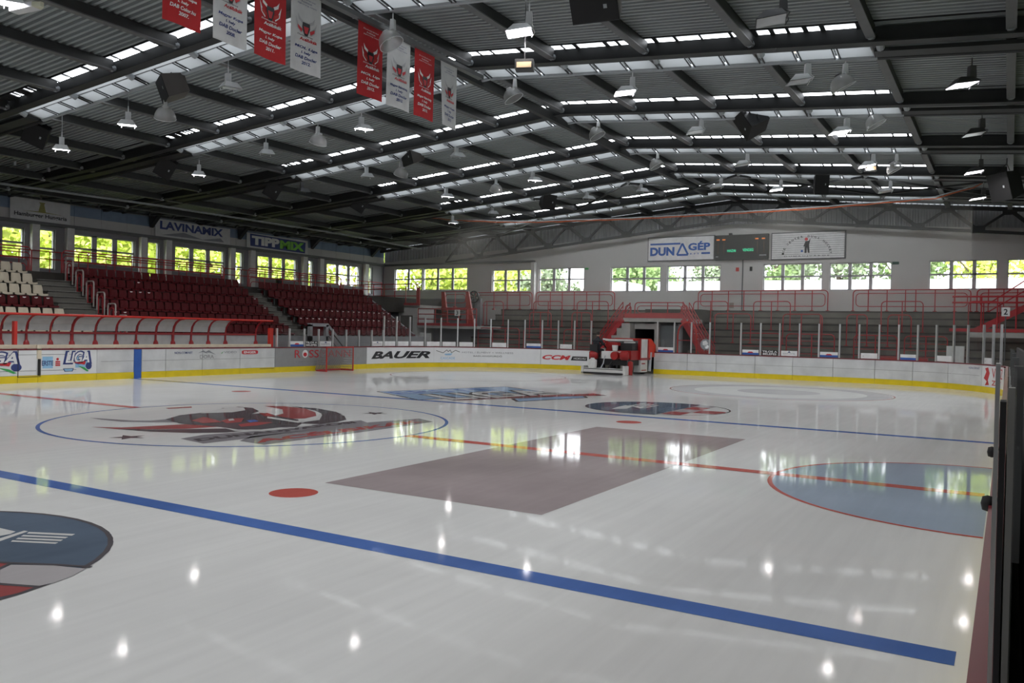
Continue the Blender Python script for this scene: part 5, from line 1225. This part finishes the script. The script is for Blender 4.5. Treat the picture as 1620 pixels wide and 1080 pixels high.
LAMPS = [('lit', (-13.83, 3.47, 8.93), 3, 'glowing floodlight at the left picture edge, below the loudspeaker'), ('lit', (-10.08, 3.47, 9.38), 3, 'glowing white floodlight under the near glazed frame'), ('lit', (-14.62, 9.92, 9.2), 4, 'glowing floodlight between two tilted loudspeakers, stand side'), ('lit', (-5.65, 9.92, 10.2), 4, 'glowing floodlight just below the red fifth pennant'), ('lit', (5.16, 3.47, 9.98), 3, 'large glowing floodlight at the top picture edge'), ('lit', (5.1, 9.92, 10.2), 4, 'glowing floodlight right of the ridge under the near frame'), ('dlit', (14.17, 9.92, 9.24), 4, 'dark glowing floodlight, highest at the right picture edge'), ('lit', (10.23, 16.32, 9.85), 5, 'glowing floodlight under the second frame, beside a pale bell lamp'), ('lit', (10.23, 22.72, 9.88), 6, 'glowing floodlight right of the black diamond loudspeaker'), ('dlit', (14.04, 22.72, 9.33), 6, 'dark glowing floodlight above the red railing corner, lower one of the right edge'), ('dlit', (13.98, 29.17, 9.28), 7, 'dark glowing floodlight behind the orange cable at the right'), ('lit', (5.1, 29.17, 10.27), 7, 'glowing floodlight above the scoreboard'), ('lit', (-10.87, 22.72, 9.96), 6, 'glowing floodlight left of the centre, fourth frame'), ('lit', (-5.58, 22.72, 10.43), 6, 'glowing floodlight near the middle of the hall'), ('lit', (-14.94, 29.17, 9.55), 7, 'small glowing floodlight above the far left corner'), ('off', (-5.27, 3.47, 9.98), 3, 'unlit white floodlight left of the pennants, near frame'), ('bell', (-8.18, 3.47, 9.55), 3, 'pale bell lamp half behind the large grey-sided loudspeaker'), ('off', (-10.62, 9.92, 9.74), 4, 'unlit white floodlight between the near frames, stand side'), ('bell', (-7.82, 9.92, 10.04), 4, 'pale bell lamp under the fourth white pennant'), ('bell', (-8.87, 16.32, 9.99), 5, 'pale bell lamp beside the brown-sided loudspeaker'), ('off', (-5.81, 16.32, 10.43), 5, 'unlit white floodlight below the last pennant'), ('off', (-10.89, 16.32, 9.93), 5, 'unlit white floodlight, stand side of the brown loudspeaker'), ('doff', (-15.01, 16.32, 9.53), 5, 'dim unlit floodlight between tilted loudspeakers'), ('bell', (-7.74, 22.72, 10.19), 6, 'pale bell lamp over the hall middle'), ('off', (-12.01, 29.17, 9.97), 7, 'unlit small floodlight left of the round-cornered loudspeaker'), ('off', (-5.67, 29.17, 10.48), 7, 'unlit small floodlight left of the ridge, fifth frame'), ('bell', (0.94, 9.92, 10.66), 4, 'pale bell lamp below the ridge, near frame'), ('bell', (1.03, 3.47, 10.47), 3, 'largest pale bell lamp hanging before the pennants'), ('bell', (0.99, 16.32, 10.77), 5, 'pale bell lamp below the ridge, second frame'), ('bell', (1.02, 22.72, 10.73), 6, 'pale bell lamp below the ridge, third frame'), ('off', (5.17, 16.32, 10.39), 5, 'unlit white floodlight right of the ridge, second frame'), ('off', (5.15, 22.72, 10.35), 6, 'unlit white floodlight below the black diamond loudspeaker'), ('off', (2.04, 29.17, 10.6), 7, 'unlit white floodlight above the blue company sign'), ('off', (10.23, 9.92, 9.86), 4, 'unlit white floodlight under the big black spotlight box'), ('dbell', (11.2, 9.92, 9.68), 4, 'pale bell lamp with dark body, right side near frame'), ('dbell', (11.19, 16.32, 10.12), 5, 'pale bell lamp with dark body, right side second frame'), ('dbell', (11.1, 22.72, 9.75), 6, 'pale bell lamp with dark body, right side third frame'), ('off', (10.15, 29.17, 9.85), 7, 'unlit small floodlight above the right end windows'), ('doff', (14.23, 16.32, 9.39), 5, 'dark unlit floodlight near the right picture edge'), ('doff', (11.06, 3.47, 9.27), 3, 'large lamp cut by the top picture edge'), ('off', (-2.42, 29.17, 10.67), 7, 'unlit small floodlight beside the ridge, fifth frame')]
cnt = {}
for kind, (x, y, z), fr_, label in LAMPS:
    key = kind
    if key not in PROTO:
        PROTO[key] = {'lit': lambda: floodlight(True), 'off': lambda: floodlight(False), 'dlit': lambda: floodlight(True, True), 'doff': lambda: floodlight(False, True), 'bell': lambda: bell(), 'dbell': lambda: bell(True)}[key]()
        o = PROTO[key]
    else: o = dup(PROTO[key])
    rz = (.35 if x > 0 else 2.6)+rn.uniform(-.2, .2)
    o.location = (x, y, z); o.rotation_euler = (0, 0, rz); o['label'] = label; o['group'] = 'hall lamps under the roof frames'
    if kind in ('lit', 'dlit'): lamp_light(x-.15 if x > 0 else x+.15, y, z-.78)
    rodlen = roof_z(x)-.45-z
    if rodlen > .03: obj('drop_rod', MB().tube([(0, 0, 0), (0, 0, rodlen)], .012), STEEL_LT, o)
for fy in (-17.0, -10.55, -4.1):          # added lit lamp rows overhead and behind the camera, to brighten the ice
    for x in (-13, -5, 5, 13):
        o = dup(PROTO['lit']); o.location = (x, fy+1.12, roof_z(x)-.5); o['label'] = 'added glowing floodlight of the %s row behind the camera, %s from the stand side' % (nth(FRAMES.index(fy)), nth((-13, -5, 5, 13).index(x))); o['group'] = 'added lamps behind the camera'
        lamp_light(x, fy+1.12, roof_z(x)-1.28)
t = thing('tube_lamp', 'white tube lamp fixed to the roof frame at the upper left picture corner', 'lamp', (-4.61, -2.9, 9.46), .1)
obj('housing', MB().box(-.45, .35, -.12, .12, -.06, .06), LAMPW, t); obj('end_cap', MB().prism([(.35, -.12), (.35, .12), (.55, .04), (.55, -.04)], lambda a, b: (a, b, -.06), lambda a, b: (a, b, .05)), mat('lamp_yellowed', (.6, .6, .45), .4), t)

def speaker(loc, rx, rz, label, s=(.5, .32, .36), side=SPK, drop=.5, ry=0):
    t = thing('loudspeaker', label, 'loudspeaker', loc, rz, 'hanging loudspeakers'); a, b, c = s
    M = Matrix.Rotation(ry, 3, 'Y') @ Matrix.Rotation(rx, 3, 'X')
    def tb(mb, pts): return [M @ Vector(p) for p in pts]
    pr = MB(); n = [(-a, -b, -c), (a, -b, -c), (a*.8, b, -c*.8), (-a*.8, b, -c*.8), (-a, -b, c), (a, -b, c), (a*.8, b, c*.8), (-a*.8, b, c*.8)]
    pr.add([M @ Vector(p) for p in n], [(0, 3, 2, 1), (4, 5, 6, 7), (1, 2, 6, 5), (2, 3, 7, 6), (3, 0, 4, 7)]); obj('cabinet', pr, side, t)
    g_ = MB(); g_.add([M @ Vector(p) for p in [(-a*.96, -b-.012, -c*.94), (a*.96, -b-.012, -c*.94), (a*.96, -b-.012, c*.94), (-a*.96, -b-.012, c*.94), (-a, -b, -c), (a, -b, -c), (a, -b, c), (-a, -b, c)]], [(0, 1, 2, 3), (4, 5, 1, 0), (5, 6, 2, 1), (6, 7, 3, 2), (7, 4, 0, 3)]); obj('grille', g_, SPK, t)
    obj('bracket', MB().tube([M @ Vector((-a*.6, 0, c)), (0, 0, c+drop*.6), M @ Vector((a*.6, 0, c))], .015).tube([(0, 0, c+drop*.6), (0, 0, c+drop)], .02), STEEL_DK, t)
    obj('badge', MB().add([M @ Vector(p) for p in [(a*.4, -b-.02, -.05), (a*.55, -b-.02, -.05), (a*.55, -b-.02, .04), (a*.4, -b-.02, .04)]], [(0, 1, 2, 3)]), STEEL_LT, t)
    return t
speaker((-7.85, 3.5, 9.72), .35, -.5, 'large loudspeaker with grey side, nearest, below the first glazed frame', (.58, .35, .36), SPKG)
speaker((-17.15, 4.5, 9.43), .5, .9, 'black loudspeaker beside the glazed frame end at the left picture edge', (.42, .3, .42), ry=.4)
speaker((-16.84, 10.0, 9.11), .5, .9, 'black tilted loudspeaker, second along the stand side', (.38, .28, .44), ry=.5)
speaker((-17.05, 16.4, 9.19), .5, .9, 'black tilted loudspeaker, third along the stand side', (.38, .28, .44), ry=.5)
speaker((-16.91, 22.8, 9.36), .5, .9, 'black tilted loudspeaker, fourth along the stand side', (.38, .28, .44), ry=.5)
speaker((-8.17, 16.3, 10.01), .3, -.5, 'brown-sided loudspeaker beyond the eight pennants', (.55, .32, .36), SPKG)
speaker((6.89, 3.6, 9.74), .6, .15, 'large black loudspeaker cut by the top picture edge', (.55, .38, .34), SPKG, .35)
speaker((7.04, 16.3, 9.94), .75, -.25, 'large black diamond-tilted loudspeaker under the third frame right of the ridge', (.5, .4, .42), ry=.95)
speaker((7.03, 29.0, 9.72), .2, .4, 'black loudspeaker hanging before the last frame, above the scoreboard', (.33, .35, .5))
speaker((-8.13, 29.0, 9.86), .4, .9, 'round-cornered black loudspeaker hanging over the far left corner', (.42, .35, .46))
speaker((-21.13, 38.0, 9.12), .1, .2, 'small black loudspeaker by the far left wall', (.48, .3, .4))
speaker((14.89, 24.0, 8.3), .3, -.8, 'black loudspeaker at the far right picture edge', (.5, .35, .55))
for i, (u, wh) in enumerate((( (-9.8, 10.0, 10.25), 'left of the pennants'), ((4.93, 3.7, 8.62), 'just right of the ridge on the near frame'), ((9.79, 10.0, 10.08), 'large, on the second frame right of the ridge'), ((1.47, 22.9, 10.81), 'right of the ridge on the fourth frame'), ((-9.75, 22.8, 10.26), 'on the fourth frame, stand side'), ((10.11, 22.9, 9.15), 'on the fifth frame above the end windows'))):
    t = thing('projector_box', 'small black stage spotlight box '+wh, 'spotlight', u, .4, 'small stage spotlights')
    s_ = .22
    obj('body', MB().box(-s_, s_, -.15, .15, -.12, .12), BLACK, t); obj('lens', MB().box(-s_*.8, s_*.8, -.17, -.15, -.09, .04), mat('amber_glass', (.45, .33, .2), .3), t); obj('hanger', MB().tube([(0, 0, .1), (0, 0, max(.35, roof_z(u[0])-u[2]-.3))], .015), BLACK, t)

# pennants
FT = [('Magyar Kupa', 'I. hely', 'DAB Color.hu', '2007.'), ('Magyar Kupa', 'I. hely', 'DAB Docler', '2008.'), ('Magyar Kupa', 'I. hely', 'DAB Docler', '2011.'), ('MOL Liga', 'I. hely', 'DAB Docler', '2012.'),
      ('MOL Liga', 'I. hely', 'DAB Docler', '2012.'), ('Magyar Bajnoks\u00e1g', 'I. hely', 'DAB Docler', '2012.'), ('Magyar Bajnoks\u00e1g', 'I. hely', 'DAB Docler', '2013.'), ('Magyar Kupa', 'I. hely', 'DAB Docler', '2013.')]
FY = [(-2.98, -2.04), (-1.76, -.82), (-.63, .32), (.48, 1.47), (2.84, 3.82), (4.03, 5.04), (5.24, 6.19), (6.5, 7.35)]
for i, ((y0, y1), tx) in enumerate(zip(FY, FT)):
    red = i % 2 == 0
    t = thing('pennant', '%s championship pennant, %s from the camera in the hanging row' % ('red' if red else 'white', nth(i)), 'banner', group='pennants hung under the ridge')
    z0, z1 = 8.32, 10.24; n = 8; mb = MB()
    wv = lambda q, z: .4+.025*math.sin(q*5+i)*(1-(z-z0)/(z1-z0))+(.08*(1-q)*(1-(z-z0)/(z1-z0)) if i == 7 else 0)
    for zi in range(6):
        for yi in range(n):
            p0, p1 = yi/n, (yi+1)/n; za, zb = z0+(z1-z0)*zi/6, z0+(z1-z0)*(zi+1)/6
            mb.add([(wv(p0, za), y0+(y1-y0)*p0, za), (wv(p1, za), y0+(y1-y0)*p1, za), (wv(p1, zb), y0+(y1-y0)*p1, zb), (wv(p0, zb), y0+(y1-y0)*p0, zb)], [(0, 1, 2, 3)])
    obj('cloth', mb, FLAGR if red else FLAGW, t)
    fn = lambda d: (lambda a, b: (wv(a, z0+(z1-z0)*b)+d, y0+(y1-y0)*a, z0+(z1-z0)*b))
    c1, c2 = (TXTWHITE, TXTWHITE) if red else (NAVY, NAVY)
    for j, (s_, a0, a1, b1) in enumerate(((tx[0], .14, .88, .285), (tx[1], .36, .66, .225), (tx[2], .16, .86, .165), (tx[3], .38, .66, .10))):
        put_text('lettering', s_, a0, a1, b1, b1+.042, fn(.012), c1, t, bold=.03, shear=.2)
    for j, (s_, a0, a1, b1) in enumerate((('Duna\u00fajv\u00e1rosi', .2, .8, .90), ('Ac\u00e9lbik\u00e1k', .32, .68, .865), ('j\u00e9gkorong csapat', .2, .84, .83))):
        put_text('small_lettering', s_, a0, a1, b1, b1+.022, fn(.012), c1, t, shear=.1)
    M2 = lambda pts: [(.5+p*.33, .56+q*.14) for p, q in pts]
    hw = TXTWHITE if red else mat('silver_print', (.45, .45, .48), .4)
    put_poly('emblem_horn', [M2([(-.35, .3), (-.75, .55), (-.85, 1.1), (-.6, .75), (-.3, .55)]), M2([(.35, .3), (.75, .55), (.85, 1.1), (.6, .75), (.3, .55)]), M2([(-.4, -.3), (-.95, .1), (-1.05, .75), (-.9, -.2), (-.5, -.6)]), M2([(.4, -.3), (.95, .1), (1.05, .75), (.9, -.2), (.5, -.6)])], fn(.012), hw, t)
    put_poly('emblem_wing', [M2([(-.35, -.2), (-.85, .1), (-.8, -.2), (-.45, -.5)]), M2([(.35, -.2), (.85, .1), (.8, -.2), (.45, -.5)])], fn(.014), TXTRED if not red else REDB, t)
    put_poly('emblem_head', [M2([(-.35, .45), (.35, .45), (.38, 0), (.15, -.7), (-.15, -.7), (-.38, 0)])], fn(.016), TXTBLACK, t)
    put_poly('emblem_face', [M2([(-.25, .1), (.25, .1), (.12, -.5), (-.12, -.5)])], fn(.018), TXTRED, t)
    put_text('emblem_word', 'Duna\u00fajv\u00e1ros', .22, .72, .445, .47, fn(.012), TXTBLACK if not red else TXTWHITE, t, bold=.01, shear=.2)
    put_text('emblem_word', 'Ac\u00e9lbik\u00e1k', .3, .86, .395, .435, fn(.012), TXTRED if not red else TXTWHITE, t, bold=.03, shear=.2)
    obj('rod', MB().tube([(.4, y0-.03, z1), (.4, y1+.03, z1)], .018), STEEL_MD, t)

# small pipe with fittings on the dark left roof
t = thing('gas_pipe', 'thin pipe with small fittings under the dark roof at the left picture edge', 'pipe')
p0, p1 = Vector((-23.0, 5.64, 9.32)), Vector((-23.0, 9.47, 9.28))
obj('tube', MB().tube([p0, p1], .03), STEEL_MD, t)
for q in (.3, .45, .7, .97): p = p0.lerp(p1, q); obj('fitting', MB().box(p.x-.06, p.x+.06, p.y-.05, p.y+.05, p.z-.2, p.z+.1), STEEL_LT, t)

# ================================================================ NEAR RIGHT EDGE
t = thing('near_glass_post', 'pale post with black gasket and glass edge closest to the camera', 'glass post')
f = lambda u, v, y: 0
obj('post', MB().box(15.106, 15.114, -11.86, -11.80, 1.22, 2.165), ALU, t)
obj('gasket', MB().box(15.115, 15.126, -11.86, -11.78, 1.22, 2.09), BLACKR, t)
obj('glass_edge', MB().box(15.137, 15.144, -11.7, -4.0, 1.22, 2.15), GLASS, t)
for y in (-9.4, -7.0, -4.5, -2, .5): obj('rear_post', MB().box(15.15, 15.19, y, y+.08, 1.22, 2.1), STEEL_MD, t)
obj('pale_strip', MB().box(15.129, 15.14, -11.9, -11.86, 1.22, 2.12), mat('dull_pale_edge', (.25, .25, .24), .5), t)
t = thing('penalty_box', 'dark penalty box wall with red padded rail at the right picture edge', 'penalty box')
obj('wall_panel', MB().box(15.185, 15.22, -12.2, -11.7, 0, 2.12), BLACKR, t)
obj('back_panel', MB().box(15.26, 15.3, -11.6, 5.5, 0, 2.1), BLACKR, t)
obj('red_rail', MB().bar((15.22, -10.3, 2.1), (15.3, -8.9, 2.28), .05, .06), RED, t)
obj('shelf', MB().box(15.14, 15.28, -7.5, 2.0, 1.75, 1.8), WALLG, t)
for (lx, y, lz), lb in (((15.02, -5.18, 1.24), 'black rubber gate latch poking over the cap rail, the farther of two'), ((15.04, -7.92, 1.24), 'black rubber gate latch poking over the cap rail, the nearer of two')):
    k_ = thing('gate_latch', lb, 'latch', (lx+.02, y, 1.23))
    obj('knob', MB().lathe([(0, -.05), (.03, -.04), (.038, 0), (.03, .04), (0, .05)], (-.02, 0, -.005), 12), BLACKR, k_, True); obj('strap', MB().box(-.01, .06, -.03, .03, .015, .03), BLACKR, k_)

# ================================================================ OUTSIDE
GRASS = mat('grass_ground', (.10, .14, .04), .9, var=.3, scale=.5)
o = obj('ground', MB().box(-150, 150, -120, 160, -.8, -.4), GRASS); o['kind'] = 'structure'
def tree(x, y, h, r, col, label, seed, n=420, z0=None):
    R_ = random.Random(seed); t = thing('tree', label, 'tree', (x, y, -.4), 0, 'trees outside the windows')
    tr = MB(); tr.tube([(0, 0, 0), (.1, .05, h*.35), (-.1, .1, h*.75)], .22, 7)
    for k in range(5): a = k*1.26; tr.tube([(0, 0, h*(.3+.08*k)), (r*.6*math.cos(a), r*.6*math.sin(a), h*(.5+.08*k))], .07, 5)
    obj('trunk', tr, mat('bark', (.10, .07, .05), .9), t)
    mb = MB()
    cl = [(R_.gauss(0, r*.5), R_.gauss(0, r*.5), h*R_.uniform(.25, .95)) for _ in range(22)]
    for i in range(n):
        c = cl[i % 22]; p = Vector((c[0]+R_.gauss(0, r*.22), c[1]+R_.gauss(0, r*.22), c[2]+R_.gauss(0, r*.2)))
        a = Vector((R_.uniform(-1, 1), R_.uniform(-1, 1), R_.uniform(-1, 1))).normalized(); b = a.orthogonal().normalized(); s_ = R_.uniform(.14, .34)
        mb.add([p-a*s_, p+b*s_*.6, p+a*s_, p-b*s_*.6], [(0, 1, 2, 3)])
    o = obj('crown', mb, col, t); o['kind'] = 'stuff'
    return t
LG = mat('yellow_green_leaves', (.50, .58, .10), .6, var=.35, scale=2); MG = mat('mid_green_leaves', (.17, .26, .08), .6, var=.4, scale=2); DG = mat('dull_green_leaves', (.16, .21, .11), .6, var=.4, scale=2)
for i, (x, y, h, r) in enumerate(((-37, 5, 11, 3.5), (-38, 11, 10.5, 3.6), (-36.5, 17, 11, 3.4), (-38, 23, 11.5, 3.8), (-37, 29, 11, 3.5), (-38, 36, 11, 3.6), (-42, 43, 12, 3.8), (-45, 14, 13, 4.5), (-45, 26, 13, 4.5), (-38, 0, 11, 3.5))):
    tree(x, y, h, r, LG, 'yellow-green leafy tree beyond the stand windows, %s along the row' % nth(i), i+10, 3600)
for i, (x, y, h, r) in enumerate(((-33, 52, 10, 3.4), (-27, 54, 10.5, 3.6), (-22, 55, 9, 2.4), (-13, 56, 9, 2.8), (-8, 62, 12, 3.8), (-3, 63, 12, 3.6), (2.5, 62, 12.5, 3.8), (8, 63, 12, 3.8), (13.5, 62, 12, 3.8), (19, 63, 12, 3.8), (-20, 70, 14, 4.5), (-37.5, 50, 11, 3.6), (-30, 60, 12, 4))):
    tree(x, y, h, r, LG if x < -25 or x > 12 else (MG if i % 2 else DG), 'green leafy tree beyond the end windows, %s along the row' % nth(i), i+40, 3600)
t = thing('white_hall', 'long low white-roofed hall outside the end windows', 'building')
wh_ = mat('white_membrane_roof', (.80, .80, .82), .6)
obj('wall', MB().box(-9, 32, 50.2, 56, -.4, 4.6), wh_, t); obj('roof', MB().prism([(-9.3, 4.6), (32.3, 4.6), (32.3, (1.07, 50.0, 6.35)[2]), (-9.3, (-11.5, 50.0, 6.45)[2])], lambda a, b: (a, 50, b), lambda a, b: (a, 56, b)), wh_, t)
t = thing('white_tent', 'white peaked tent roof outside the corner end window', 'tent')
obj('roof', MB().prism([(-17.3, 4.4), (-10.2, 4.4), (-11.2, 6.2), (-12.2, 6.5), (-13.2, 6.1)], lambda a, b: (a, 49, b), lambda a, b: (a, 53, b)), wh_, t); obj('wall', MB().box(-17, -10.3, 49.2, 52.8, -.4, 4.4), wh_, t)

# ---------------------------------------------------------------- put each Empty at the base of its thing
for o in list(bpy.data.objects):
    if o.type == 'EMPTY' and o.parent is None and o.children and o.location.length < 1e-6 and 'category' in o:
        lo_ = [1e9]*3; hi_ = [-1e9]*3
        for c in o.children:
            if c.type != 'MESH': continue
            for v in c.data.vertices:
                for q in range(3): lo_[q] = min(lo_[q], v.co[q]); hi_[q] = max(hi_[q], v.co[q])
        L_ = Vector(((lo_[0]+hi_[0])/2, (lo_[1]+hi_[1])/2, lo_[2])); o.location = L_
        for c in o.children: c.matrix_parent_inverse = Matrix.Translation(-L_)
